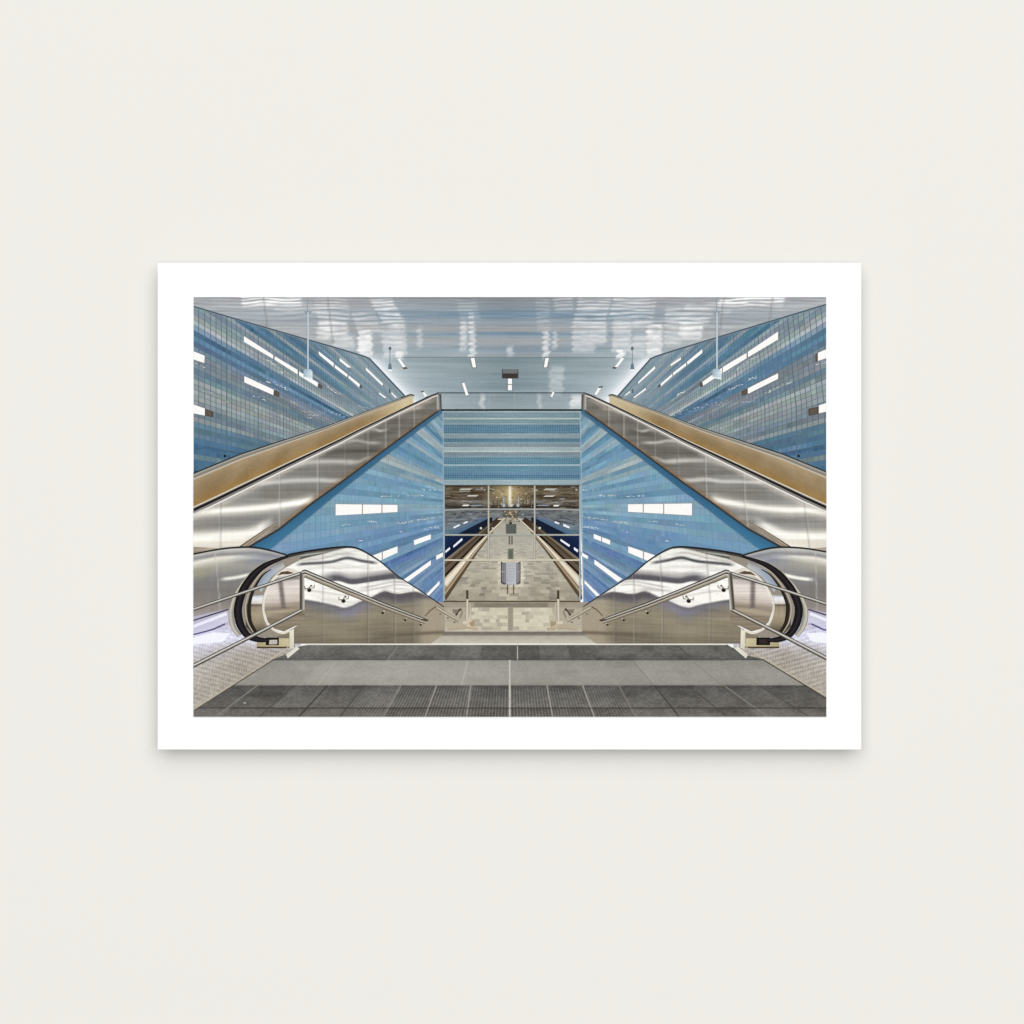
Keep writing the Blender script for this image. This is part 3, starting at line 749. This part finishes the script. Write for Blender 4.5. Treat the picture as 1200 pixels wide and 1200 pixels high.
k = Ink()
for mir in SIDES:
    k.m = mir; k.fill(205, 352, 700, 842, stud, 1.5, 1.2)
    k.poly([(205, 727), (268, 713), (268, 728), (262, 731), (205, 750)], [(176, 172, 190), (186, 182, 194), (214, 214, 232), (208, 208, 230), (206, 206, 228)])
    k.stroke([(205, 734), (227, 727), (268, 714)], [1.6, 1.8], (74, 68, 92)); k.stroke([(205, 742), (227, 734), (266, 719)], 3.4, (238, 238, 252))
    k.stroke([(205, 750), (227, 743.6), (250, 737.5), (264, 731)], [1.6, 2], (92, 84, 128)); k.poly([(205, 753), (250, 741), (270, 742), (262, 752), (205, 757)], (246, 246, 255))
k.m = False
lx, ly = [200, 227, 320, 336, 352, 361], [850, 833, 772.6, 766, 757, 755.8]
k.fill(227, 361, (lx, ly), 840, granite, 1.3, .8)
k.fill(361, 852, 755.4, 840, granite, 1.3, .8)
k.fill(852, 968.2, ([852, 866, 876, 895, 968.2], [755.4, 763, 768, 772.6, 818]), 840, granite, 1.3, .8)
k.stroke([(322, 772.4), (280, 799), (227, 833)], 1.1, (84, 76, 66)); k.stroke([(893, 772.4), (968.2, 818)], 1.2, (70, 64, 56))
k.stroke([(320, 771), (227, 830.6)], 1.2, (184, 176, 158)); k.stroke([(896, 771.6), (968.2, 815.8)], 1.4, (186, 178, 160))
LT = (152, 149, 142); DK = (62, 60, 57)
for a, b, w, q in (((470, 803), (449, 840), 1.4, (136, 134, 127)), ((511.7, 803), (498, 840), 1.6, LT), ((551.8, 803), (546.6, 840), 1.6, LT), ((641, 803), (647.6, 840), 1.8, LT), ((682.6, 803), (696.6, 840), 1.8, LT),
                   ((766.8, 803), (796, 840), 1.2, DK), ((725, 803), (745, 840), 1.2, (124, 121, 115)), ((384, 803), (350, 840), 1.2, DK), ((427, 803), (398, 840), 1.2, (84, 82, 78)), ((303, 802), (253, 840), 1.1, (138, 135, 128)), ((344, 803), (304, 840), 1, (76, 74, 70)),
                   ((806, 803), (852, 840), 1.1, (72, 70, 66)), ((848, 803), (900, 840), 1.1, (132, 129, 122)), ((890, 803), (948, 840), 1, (78, 76, 72)),
                   ((548, 775), (541, 803), 1.2, (182, 179, 170)), ((466, 757), (455, 773), 1, (132, 132, 126)), ((742, 775), (766, 803), .9, (128, 125, 118)), ((394, 775), (372, 803), .9, (176, 173, 165)), ((812, 775), (846, 803), .9, (136, 133, 126)), ((795, 757), (812, 773), 1, (82, 82, 78))):
    k.stroke([a, b], w, q)
k.stroke([(597.4, 773.4), (597.4, 840)], 2.5, [(-1, (160, 158, 150)), (0, (204, 202, 193)), (1, (168, 165, 157))])
k.stroke([(606.4, 757), (606.4, 773)], 1.3, (176, 176, 166))
k.stroke([(275, 829.8), (968, 829.8)], .9, (74, 72, 69))
k.stroke([(361, 754.6), (851, 754.6)], 2.5, [(-1, (200, 196, 182)), (0, (240, 238, 226)), (1, (212, 208, 194))])
k.blob(287, 823.6, 1.8, .9, (168, 166, 158))
for i in range(120):
    rr = random.Random(900 + i); xx = rr.uniform(300, 900); yy = rr.uniform(776, 838)
    k.blob(xx, yy, rr.uniform(.4, .9), rr.uniform(.3, .6), rr.choice([(132, 128, 120), (84, 82, 78)]) if yy > 803 else rr.choice([(136, 133, 126), (182, 178, 168)]), n=6)
k.build('floor', ART, 'grey granite slabs at the top of the stair')

# ------------------------------------------------------------------ escalators going up
TOPX = [200, 227, 282, 380, 420, 470, 480, 486]
TOPY = [566, 554, 531.5, 500, 485, 466.4, 462.6, 462]
HRX = [200, 227, 258, 337, 380, 400, 420, 458, 482, 507, 513]      # inner handrail
HRY = [611, 598.6, 584, 545.4, 525, 515.4, 505, 486.6, 475, 463.4, 461.4]
PBX = [200, 280, 291.7, 326.7, 366.7, 400, 420, 446.7, 493, 512, 516]   # lower edge of the skirt
PBY = [700, 648, 640, 619.4, 588, 564, 549, 529, 495, 481.6, 479]

def gold(x, y):
    t0 = np.interp(x, TOPX, TOPY); t1 = np.interp(x, HRX, HRY)
    f = np.clip((y - t0) / np.maximum(t1 - t0, 2), 0, 1)
    st = [(0, (36, 42, 48)), (.03, (44, 48, 52)), (.05, (190, 186, 176)), (.075, (150, 146, 136)), (.13, (122, 118, 108)), (.17, (214, 206, 190)), (.2, (168, 148, 118)), (.42, (150, 130, 98)), (.62, (147, 124, 90)),
          (.86, (157, 125, 74)), (.885, (140, 110, 66)), (.895, (230, 224, 210)), (.92, (220, 214, 202)), (.945, (40, 36, 34)), (1, (24, 22, 22))]
    s = [a for a, _ in st]
    c = np.stack([np.interp(f, s, [q[i] for _, q in st]) for i in range(3)], -1)
    w = np.clip((x - 425) / 50, 0, 1) * (f > .2) * (f < .88)
    c = mixc(c, (214, 200, 164), w * .85)
    m = (f > .2) & (f < .88)
    return c + (m * (vn(x + (y - 500) * .6, y, 14, 14, 60) * 9 + vn(x, y + x * .47, 3, 1.5, 61) * 4))[..., None]

def skirt(x, y):
    f = np.clip((y - np.interp(x, HRX, HRY)) / np.maximum(np.interp(x, PBX, PBY) - np.interp(x, HRX, HRY), 2), 0, 1)
    c = flat(x, (146, 143, 138))
    c = mixc(c, (120, 115, 108), np.clip((x - 350) / 80, 0, 1) * .85)
    c = mixc(c, (176, 171, 163), np.clip((300 - x) / 60, 0, 1) * .7)
    br = (252, 248, 238)
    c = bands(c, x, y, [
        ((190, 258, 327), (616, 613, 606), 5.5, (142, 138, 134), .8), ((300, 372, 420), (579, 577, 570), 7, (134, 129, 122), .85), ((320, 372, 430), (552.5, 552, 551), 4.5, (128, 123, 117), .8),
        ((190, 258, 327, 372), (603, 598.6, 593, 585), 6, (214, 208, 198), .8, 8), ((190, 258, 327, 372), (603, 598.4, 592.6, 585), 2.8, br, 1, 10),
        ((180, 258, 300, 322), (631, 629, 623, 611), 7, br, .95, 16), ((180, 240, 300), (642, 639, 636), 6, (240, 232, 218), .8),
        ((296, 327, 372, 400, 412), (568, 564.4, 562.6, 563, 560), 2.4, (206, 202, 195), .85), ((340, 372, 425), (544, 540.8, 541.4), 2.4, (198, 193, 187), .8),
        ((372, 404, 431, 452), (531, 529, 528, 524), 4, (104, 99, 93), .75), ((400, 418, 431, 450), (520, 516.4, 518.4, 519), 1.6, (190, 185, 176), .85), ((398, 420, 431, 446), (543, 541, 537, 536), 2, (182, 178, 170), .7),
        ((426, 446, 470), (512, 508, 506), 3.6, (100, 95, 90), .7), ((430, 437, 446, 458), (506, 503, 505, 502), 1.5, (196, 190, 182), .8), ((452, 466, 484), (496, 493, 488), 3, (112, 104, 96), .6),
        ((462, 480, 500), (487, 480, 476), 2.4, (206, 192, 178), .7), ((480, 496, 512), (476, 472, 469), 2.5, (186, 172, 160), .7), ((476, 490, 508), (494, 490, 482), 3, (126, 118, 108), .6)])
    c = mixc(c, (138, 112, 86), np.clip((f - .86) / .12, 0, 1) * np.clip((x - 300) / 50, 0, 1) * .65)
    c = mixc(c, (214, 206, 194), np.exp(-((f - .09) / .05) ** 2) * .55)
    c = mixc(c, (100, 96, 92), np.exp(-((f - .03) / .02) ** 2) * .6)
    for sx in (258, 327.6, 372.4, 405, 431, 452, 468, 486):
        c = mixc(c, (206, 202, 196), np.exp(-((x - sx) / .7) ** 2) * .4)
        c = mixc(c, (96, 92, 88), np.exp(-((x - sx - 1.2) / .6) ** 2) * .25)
    c = (c - 145) * 1.12 + 141 + np.array((-2, 0, 1))
    return c + (vn(x, y, 40, 1.3, 62) * 11 + vn(x, y, 60, 5, 64) * 7 + vn(x, y, 2.2, 30, 63) * 3)[..., None]

for mir in SIDES:
    k = Ink(mir)
    # blue soffit strip below the skirt
    k.poly([(516, 479), (518, 484), (495, 500.6), (400, 574.6), (318, 642.5), (272, 662), (272, 652), (400, 562)], [(62, 92, 114), (82, 116, 138), (66, 110, 142), (60, 106, 140), (66, 122, 158), (66, 122, 158), (54, 96, 126), (52, 88, 114)])
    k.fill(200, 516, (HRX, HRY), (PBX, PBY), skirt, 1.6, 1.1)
    k.stroke([(275, 651), (291.7, 641), (326.7, 620.4), (366.7, 589), (400, 565), (420, 550), (446.7, 530), (493, 496), (513, 482)], [3, 2.6, 2.2, 2], [(-1, (110, 92, 70)), (0, (50, 50, 50)), (1, (44, 62, 76))])
    k.poly([(511, 462), (515, 461.4), (516.6, 464), (516.6, 480), (511.6, 481)], [(150, 146, 138), (96, 96, 92), (86, 90, 90), (120, 124, 124), (140, 134, 124)])
    k.stroke([(513, 463), (513.4, 480)], .8, (206, 200, 190)); k.stroke([(516.4, 462), (517, 481)], 1.2, (56, 58, 58))
    k.stroke([(278, 646), (292, 635.4), (312, 621), (327, 612)], [6.5, 5, 3.4, 1.4], [(-1, (78, 70, 62)), (-.55, (96, 86, 74)), (-.4, (172, 158, 138)), (.3, (158, 142, 120)), (1, (128, 112, 92))])
    E = k.build('escalator', ART, 'steel escalator rising on the %s of the picture' % ('right' if mir else 'left'))
    k = Ink(mir)
    k.fill(200, 484, (TOPX, TOPY), (HRX, HRY), gold, 1.6, .8)
    k.stroke([(470, 466.2), (481, 462.4), (485.4, 463.4)], 1.4, (60, 62, 60))
    k.build('balustrade', E)
    k = Ink(mir)
    P = list(zip(HRX, HRY))
    k.stroke(P, [4.4, 4, 3, 2.6, 2.4, 2], [(-1, (60, 54, 50)), (-.6, (28, 25, 25)), (.3, (38, 36, 36)), (.5, (150, 146, 142)), (1, (128, 124, 120))])
    k.stroke([(x, y + 4.2 * np.interp(x, [200, 420, 512], [1.2, .8, .5])) for x, y in P], [2.2, 2, 1.4, 1], [(-1, (200, 196, 190)), (0, (248, 246, 240)), (1, (190, 186, 180))])
    k.build('handrail', E)

# ------------------------------------------------------------------ escalator landings with their rounded newels
def back_panel(x, y):
    c = curves(x, y, [((200, 227, 258, 301, 340), (654, 650, 644, 642, 651), (210, 206, 200)), ((200, 227, 258, 301, 340), (660, 655, 650, 648, 655), (150, 146, 146)), ((200, 227, 252, 280, 340), (666, 660, 654, 652, 660), (236, 230, 218)),
                      ((200, 227, 258, 301, 340), (674, 668, 662, 655, 664), (176, 170, 160)), ((200, 258, 340), (682, 676, 676), (142, 138, 138)), ((200, 258, 340), (692, 694, 694), (136, 130, 126)), ((200, 258, 340), (716, 716, 716), (158, 148, 142)), ((200, 340), (732, 732), (186, 180, 190))])
    c = mixc(c, (170, 164, 140), .55 * np.exp(-((x - 232) / 14) ** 2 - ((y - 672) / 7) ** 2))
    c = mixc(c, (142, 144, 156), .75 * np.exp(-((x - 308) / 26) ** 2 - ((y - 656) / 8) ** 2))
    c = bands(c, x, y, [((256, 275, 300), (679, 677, 671.5), 1.9, (242, 238, 228), .95, 10)])
    c = mixc(c, (196, 190, 182), np.exp(-((x - 252.6 - (y - 648) * .085) / .7) ** 2) * .7)
    c = (c - 160) * 1.14 + 156 + np.array((-3, 0, 0))
    return c + (vn(x, y, 3, 26, 70) * 3 + vn(x, y, 26, 2, 71) * 4)[..., None]

CX = [300, 324, 340, 356, 378, 392, 407, 418, 430, 446, 465, 490, 521]
CT = [664, 656, 651, 648, 645, 643, 641.8, 643, 648.8, 659, 674.6, 691, 711.6]
def chrome(x, y):
    top = np.interp(x, CX, CT)
    B = si(x, [300, 340, 356, 378, 392, 403, 412, 420, 432, 441, 450, 462, 490, 521], [704, 702, 702.5, 706, 709, 712, 710, 706, 701, 697, 694, 696.5, 694.5, 709])
    up = curves(x, y, [((0, 1000), (640, 640), (238, 235, 228)), ((0, 1000), (668, 668), (252, 248, 242)), ((0, 1000), (700, 700), (250, 245, 238))])
    fl = vn(x, y + 3 * np.sin(x / 17), 40, 2.0, 72); up -= (np.clip(fl - .2, 0, 1) * 34)[..., None] * np.array((1, 1.02, 1.0)); up -= (np.clip(vn(x, y + 4 * np.sin(x / 15 + 1), 60, 1.0, 79) - .35, 0, 1) * 46)[..., None]
    dn = flat(x, (158, 144, 124))
    d = y - B
    dn = curves(x, d, [((0, 1000), (0, 0), (112, 107, 108)), ((0, 1000), (5, 5), (128, 122, 122)), ((0, 1000), (13, 13), (144, 135, 122)), ((0, 1000), (24, 24), (152, 141, 122)), ((0, 1000), (40, 40), (140, 129, 112)), ((0, 1000), (54, 54), (124, 114, 100))])
    dn += (vn(x, y + x * .05, 30, 1.6, 73) * 7 + vn(x, y, 60, 5, 80) * 6)[..., None]
    w = np.clip(d / 2.0 + .5, 0, 1)[..., None]
    c = up * (1 - w) + dn * w
    c = mixc(c, (150, 146, 168), .5 * np.exp(-((x - 412) / 22) ** 2 - ((d - 7) / 6) ** 2))
    K = (88, 84, 86)
    c = bands(c, x, y, [((346, 354, 390, 407, 425, 444), (662, 661, 658, 654, 657.4, 660), 1.7, K, .9, 8), ((340, 378, 400, 420), (658, 654, 649, 650), 1.4, (176, 168, 160), .55),
        ((380, 410, 431, 470), (674, 673, 672, 670), 3, (206, 198, 192), .6), ((350, 390, 440), (668, 664, 666), 2, (222, 214, 208), .6),
        ((420, 440, 462, 486), (690, 686, 682, 684), 1.0, (168, 160, 160), .6), ((420, 446, 462, 486), (694, 689, 685.5, 687), .9, (178, 170, 166), .6), ((350, 380, 410, 430), (690, 694, 697, 690), 1.2, (204, 196, 190), .6),
        ((440, 450, 462, 500), (700, 696, 700, 698), 4.5, (118, 110, 110), .8), ((312, 335, 356), (679, 676, 676), 3, (176, 168, 166), .6), ((312, 335, 356), (692, 690, 688), 1.4, (190, 182, 176), .7)])
    yb = si(x, [362, 384, 397, 410, 431, 448, 462, 490], [683, 680, 679.5, 683, 681, 678.6, 677, 684]) + OFF[0] * 1.2 * vn(x, 3, 22, 9, 81)
    q = y - yb
    wq = np.where(q < -3, np.exp(-((q + 3) / 4.2) ** 2), np.exp(-np.clip(q - .6, 0, 99) ** 2 / .9))
    c = mixc(c, (96, 91, 96), .95 * wq * np.clip((x - 366) / 26, 0, 1))
    c = mixc(c, (178, 170, 166), .5 * np.exp(-((q + 8) / 2.2) ** 2) * np.clip((x - 374) / 20, 0, 1))
    c = mixc(c, (96, 89, 92), .75 * np.exp(-np.clip(d - 2, -9, 99) ** 2 / 30) * np.clip((x - 436) / 10, 0, 1) * np.clip((500 - x) / 14, 0, 1) * (d > -1))
    # deck wedge under the belt
    t = y - top
    th = np.interp(x, [300, 324, 340, 356, 378, 400, 410], [14, 11, 9, 7, 4.5, 1.6, .5])
    c = mixc(c, (112, 111, 104), np.clip((th - t) / 1.2, 0, 1))
    c = mixc(c, (206, 202, 192), np.exp(-((t - 2.6) / .8) ** 2) * np.clip((404 - x) / 20, 0, 1) * .9)
    c = mixc(c, (60, 56, 50), np.exp(-((t - th * .82) / .9) ** 2) * .55 * np.clip((402 - x) / 20, 0, 1))
    c = mixc(c, (222, 216, 206), np.exp(-((t - th - .8) / .9) ** 2) * np.clip((410 - x) / 20, 0, 1))
    # right-hand tail is plain tan steel
    c = mixc(c, (172, 160, 140), np.clip((x - 484) / 14, 0, 1) * np.clip((y - 700) / 4, 0, 1) * .85)
    c = mixc(c, (112, 100, 86), np.exp(-((y - np.interp(x, [430, 505, 520], [745.5, 741.6, 741])) / 2.2) ** 2) * np.clip((x - 436) / 30, 0, 1) * .8)
    for sx in (378.6, 431.4, 462.6, 484.4):
        c = mixc(c, (96, 90, 84), np.exp(-((x - sx) / .55) ** 2) * .6); c = mixc(c, (220, 214, 206), np.exp(-((x - sx - 1.1) / .5) ** 2) * .35)
    c = (c - 150) * 1.1 + 147 + np.array((-3, 0, 1))
    return c + (vn(x, y, 2, 40, 74) * 2.5)[..., None]

RAIL = [(-1, (48, 45, 42)), (-.6, (104, 100, 94)), (-.25, (232, 230, 224)), (.1, (176, 172, 164)), (.5, (94, 89, 82)), (1, (44, 41, 37))]
for mir in SIDES:
    k = Ink(mir)
    k.fill(200, 340, ([200, 227, 258, 282, 301, 318, 340], [655, 650, 644, 641.6, 642, 645, 652]), ([200, 227, 270, 300, 340], [731, 722, 712, 700, 664]), back_panel, 1.5, 1.0)
    k.poly([(200, 646), (227, 641), (240, 641.4), (262, 643), (227, 649)], [(150, 132, 118), (140, 124, 110), (186, 170, 152), (196, 184, 166), (120, 108, 96)])
    k.stroke(smooth([(200, 655), (227, 649.4), (257.5, 643.6), (282, 641.4), (301, 642), (318, 645.4), (338, 651)]), [2, 2.2, 2.4, 2.4, 2], [(-1, (30, 28, 28)), (.2, (38, 36, 36)), (1, (120, 118, 114))])
    E = k.build('escalator_side', ART, 'steel side of the lower escalator at the %s edge' % ('right' if mir else 'left'))
    # newel: belt, drum and cheek
    k = Ink(mir)
    k.fill(324, 521, (CX, CT), ([300, 505, 521], [754, 754, 741.5]), chrome, 1.2, .9)
    # drum front between belt and rim
    k.poly([(352, 650), (322, 656), (304, 668), (292, 684), (285, 704), (284, 722), (290, 738), (300, 747), (322, 747), (334, 742), (314, 728), (309, 708), (316, 686), (330, 668), (352, 656)], (150, 142, 128))
    k.poly([(330, 656), (312, 668), (300, 684), (306, 694), (318, 676), (334, 664)], [(120, 118, 112), (150, 156, 164), (140, 148, 158), (176, 190, 204), (170, 184, 200), (196, 196, 194)])
    k.fill(288, 311, ([288, 311], [699, 697]), ([288, 296, 311], [734, 743, 736]), lambda x, y: curves(x, y, [((0, 1000), (v, v), q) for v, q in ((697, (170, 180, 190)), (701, (236, 236, 240)), (705, (226, 222, 218)), (707.4, (206, 198, 186)), (708.6, (92, 82, 70)), (711, (150, 138, 118)), (720, (168, 156, 132)), (730, (150, 138, 116)), (738, (104, 94, 78)), (744, (60, 54, 48)))]) * (1 - .42 * np.clip((296 - x) / 7, 0, 1))[..., None] + (vn(x, y, 2, 20, 75) * 5)[..., None], 1, .8)
    # cheek disc
    disc = [(336, 666.6), (326, 672), (319, 680), (313, 690), (309, 702), (309.4, 718), (313, 730), (322, 739), (333, 742), (344, 736), (356, 728), (356, 664)]
    k.poly(disc, (247, 243, 237)); k.step()
    k.fill(310, 357, ([310, 314, 320, 327, 337, 344, 357], [704, 691, 681, 674, 668, 668, 672]), ([310, 314, 322, 333, 345, 357], [716, 729, 737, 740, 734, 730]),
           lambda x, y: mixc(mixc(curves(x, y - (x - 335) * -.12, [((0, 1000), (v, v), q) for v, q in ((666, (214, 206, 192)), (674, (232, 226, 218)), (679, (138, 130, 126)), (682, (210, 202, 196)), (690, (236, 228, 220)), (699, (226, 216, 206)), (706, (196, 184, 172)), (712, (150, 138, 124)), (716, (182, 168, 146)), (722, (138, 126, 112)), (730, (150, 138, 120)), (742, (128, 116, 100)))]),
                     (118, 108, 104), .85 * np.exp(-np.abs((x - 331 - (y - 700) * .12) / 2.9) ** 3) * (y > 680) * (y < 713)), (150, 136, 116), .7 * np.exp(-((y - 722 + (x - 333) * .32) / 3.0) ** 2)) + (vn(x, y, 40, 1.3, 76) * 14 - 7)[..., None], 1, .8)
    k.stroke(smooth([(350, 671), (343, 668), (336, 666.8), (326, 672), (318, 681), (312, 692), (308.4, 705), (309, 719), (313, 730.6), (322, 739), (332, 742.2), (341, 738.6)]), [1.6, 2, 2.2], [(-1, (196, 186, 168)), (0, (244, 238, 226)), (1, (170, 160, 142))])
    k.poly([(324, 675), (330, 670), (337, 669), (345, 671.6), (338, 673), (331, 673)], (92, 76, 58))
    # foot
    k.poly([(301, 748), (339, 748), (339, 758.4), (301, 758.4)], [(176, 166, 130), (206, 196, 160), (196, 186, 150), (170, 158, 122)])
    k.stroke([(301, 758.6), (339, 758.6)], 1.8, (76, 62, 46))
    k.poly([(311.6, 747), (327, 747), (327, 756), (311.6, 756)], (28, 24, 24))
    if not mir:
        k.poly([(315.6, 750), (325, 749.6), (325, 754.8), (315.6, 755)], (206, 200, 192))
        for xx in (317.6, 319.6, 321.6, 323.4): k.stroke([(xx, 750.6), (xx, 754.4)], .5, (120, 114, 108))
    else:
        k.poly([(314, 749), (324, 749), (324, 754), (314, 754)], (52, 44, 44))
    k.poly([(339.4, 740), (344.6, 736.4), (344.6, 759), (339.4, 761)], [(226, 220, 200), (236, 232, 218), (222, 216, 200), (206, 200, 180)])
    k.stroke([(345, 737), (345, 758)], .8, (120, 108, 90))
    k.poly([(335, 767), (347.6, 757.6), (351, 760), (337.4, 771.4)], [(210, 206, 190), (224, 220, 206), (236, 234, 222), (226, 222, 208)])
    k.stroke([(318, 772), (338, 758.6)], 1.4, (196, 186, 166))
    V = k.build('newel', ART, 'polished steel newel at the %s escalator foot' % ('right' if mir else 'left'))
    k = Ink(mir)
    # outer steel lip then the black belt with its inner edges
    k.stroke(smooth([(322, 654), (304, 663), (292, 674), (281, 689), (273.4, 706), (271, 722), (274.4, 736), (281, 745)]), [1, 2, 5, 6.4, 5], [(-1, (120, 116, 106)), (-.2, (176, 172, 158)), (.5, (206, 200, 184)), (1, (120, 114, 104))])
    k.stroke(smooth([(356, 648), (340, 651.4), (326, 656), (311, 662.4), (298, 673), (287, 688), (281, 703), (279, 717), (282, 732), (290, 744), (303, 749.4), (316, 750)]), [2.4, 3, 4, 6.4, 8.6, 9.4, 9.6, 9.6, 9.6, 8, 6.4, 4], [(-1, (24, 22, 24)), (-.3, (34, 30, 34)), (.1, (46, 42, 46)), (.6, (26, 24, 26)), (1, (20, 18, 18))])
    k.stroke(smooth([(322, 661), (309, 669), (299, 681), (291, 697), (288, 712), (290, 728), (297, 741)]), [1.2, 2.4, 2.6, 2.4, 1.6], [(-1, (90, 82, 70)), (0, (206, 194, 172)), (1, (112, 100, 84))])
    k.stroke(smooth([(318, 667), (308, 674), (300, 686), (294, 700), (292, 714), (294, 730), (302, 744)]), [1, 2.4, 4, 4.4, 4], (44, 38, 34))
    k.stroke(smooth([(338, 650.6), (356, 647), (378, 643.8), (392, 642), (407, 641), (418, 642.4), (430, 648), (446, 658.2), (465, 674), (490, 690.4), (520, 711)]), [3.2, 2.9, 2.4, 1.7, 1.4, 1.2], [(-1, (22, 22, 24)), (.3, (40, 38, 38)), (1, (96, 92, 88))])
    k.build('handrail', V)

# ------------------------------------------------------------------ pipe railings of the stair
def bracket(k, x, y, s):
    k.stroke([(x + .6 * s, y - 1.1 * s), (x - .1 * s, y)], .5 * s, (84, 76, 68))
    k.blob(x, y + .2 * s, .55 * s, .5 * s, (26, 22, 22), (52, 46, 42))
    k.stroke([(x - 1.2 * s, y - .9 * s), (x - 1.1 * s, y - .1 * s), (x + 1.2 * s, y - .4 * s), (x + 1.3 * s, y - 1.1 * s)], .22 * s, (122, 112, 100))
    k.blob(x + .5 * s, y - .5 * s, .35 * s, .28 * s, (216, 210, 200))
for mir in SIDES:
    k = Ink(mir)
    k.stroke([(200, 723), (227, 714), (300, 689.5), (354, 671.4), (358.5, 670.3)], [3.8, 4, 4.2], RAIL)
    k.stroke([(200, 793.4), (227, 780), (300, 743), (354.6, 714.6)], [5, 4.6, 4.2], RAIL)
    k.stroke([(354, 671), (354, 714.6)], 5.6, [(-1, (214, 211, 203)), (-.5, (166, 160, 150)), (.1, (92, 87, 80)), (.6, (62, 58, 53)), (1, (136, 131, 122))])
    k.stroke([(357, 674.6), (402, 692.8), (450, 712), (498, 730)], [4, 3.6, 3, 2.2], [(-1, (196, 188, 172)), (0, (150, 140, 122)), (1, (82, 74, 64))])
    k.stroke([(354.6, 670.6), (358, 669.8), (402, 688.4), (450, 708), (500, 727)], [5, 4.8, 4.4, 3.8, 3], [(-1, (40, 36, 34)), (-.5, (70, 64, 58)), (-.15, (222, 219, 212)), (.25, (158, 151, 140)), (.6, (66, 60, 52)), (1, (56, 50, 44))])
    k.stroke([(494, 726), (502, 727)], 2, (84, 74, 62))
    R = k.build('railing', ART, 'steel pipe railing on the %s of the stair' % ('right' if mir else 'left'))
    for x, y, s in ((362.6, 690.6, 4.6), (402.6, 703.4, 4.6), (448.6, 717.6, 3), (475, 726, 2.6), (493, 731.6, 2.4)):
        k = Ink(mir); bracket(k, x, y, s); k.build('rail_bracket', R)
    k = Ink(mir)
    k.stroke([(498, 722), (505, 714.6), (511, 710.8)], [1.2, 1.8], (112, 100, 82))
    k.stroke([(512, 712), (524, 719.4), (538, 727.6)], [3.4, 3, 3], [(-1, (70, 62, 50)), (-.3, (214, 206, 188)), (.4, (160, 148, 128)), (1, (92, 82, 66))])
    k.stroke([(547.6, 691.6), (547.6, 702)], 2.4, (76, 62, 50))
    k.stroke([(547.6, 702), (547, 728)], 2.8, [(-1, (190, 182, 166)), (0, (222, 214, 198)), (1, (150, 138, 120))])
    k.stroke([(550.6, 706), (552, 727)], 1.4, (196, 186, 168))
    k.stroke([(534.4, 721), (536.6, 716), (540.4, 713.4)], [2, 2.4, 2], (58, 48, 38)); k.stroke([(540.4, 713.4), (541.8, 717), (539, 724)], 1.2, (136, 124, 104))
    k.poly([(530, 714), (538, 714), (535, 719), (531, 718)], (130, 122, 108))
    k.blob(546, 729.6, 5, 2.6, (220, 210, 190), (196, 184, 162)); k.poly([(550, 729), (556, 727.4), (556, 734), (551, 733)], (164, 146, 118))
    for x, y in ((516, 719.4), (525, 724), (532.6, 729)): k.blob(x, y, 1.1, .9, (110, 98, 80))
    k.stroke([(526, 737), (540, 734), (560, 737)], 3, (186, 170, 144))
    k.build('railing', ART, 'far railing at the %s of the landing' % ('right' if mir else 'left'))

# ------------------------------------------------------------------ camera, lamps, world
FACE = -(STAND + SHEET)
cam = bpy.data.cameras.new('camera'); co = bpy.data.objects.new('camera', cam); C.objects.link(co)
DIST = 3.0
co.location = (0, FACE - DIST, 0); co.rotation_euler = (math.radians(90), 0, 0)
cam.sensor_width = 36; cam.lens = 36 * DIST / 1.2; cam.clip_end = 200
scene.camera = co

def lamp(name, loc, size, power, color=(1, 1, 1)):
    l = bpy.data.lights.new(name, 'AREA'); l.shape = 'DISK'; l.size = size; l.energy = power; l.color = color
    o = bpy.data.objects.new(name, l); C.objects.link(o); o.location = loc
    o.rotation_euler = (Vector((0, 0, 0)) - Vector(loc)).to_track_quat('-Z', 'Y').to_euler()
    return o
KEY, SOFT = 702.0, 14160.0
lamp('front_lamp', (0, -14, .4), 0.6, KEY)
lamp('soft_lamp', (2, -26, 11.2), 52, SOFT)

w = bpy.data.worlds.new('World'); scene.world = w; w.use_nodes = True
w.node_tree.nodes['Background'].inputs['Color'].default_value = (1, 1, 1, 1)
w.node_tree.nodes['Background'].inputs['Strength'].default_value = 0.0

scene.view_settings.view_transform = 'Standard'; scene.view_settings.look = 'None'
scene.view_settings.exposure = 0; scene.view_settings.gamma = 1; scene.view_settings.use_curve_mapping = False
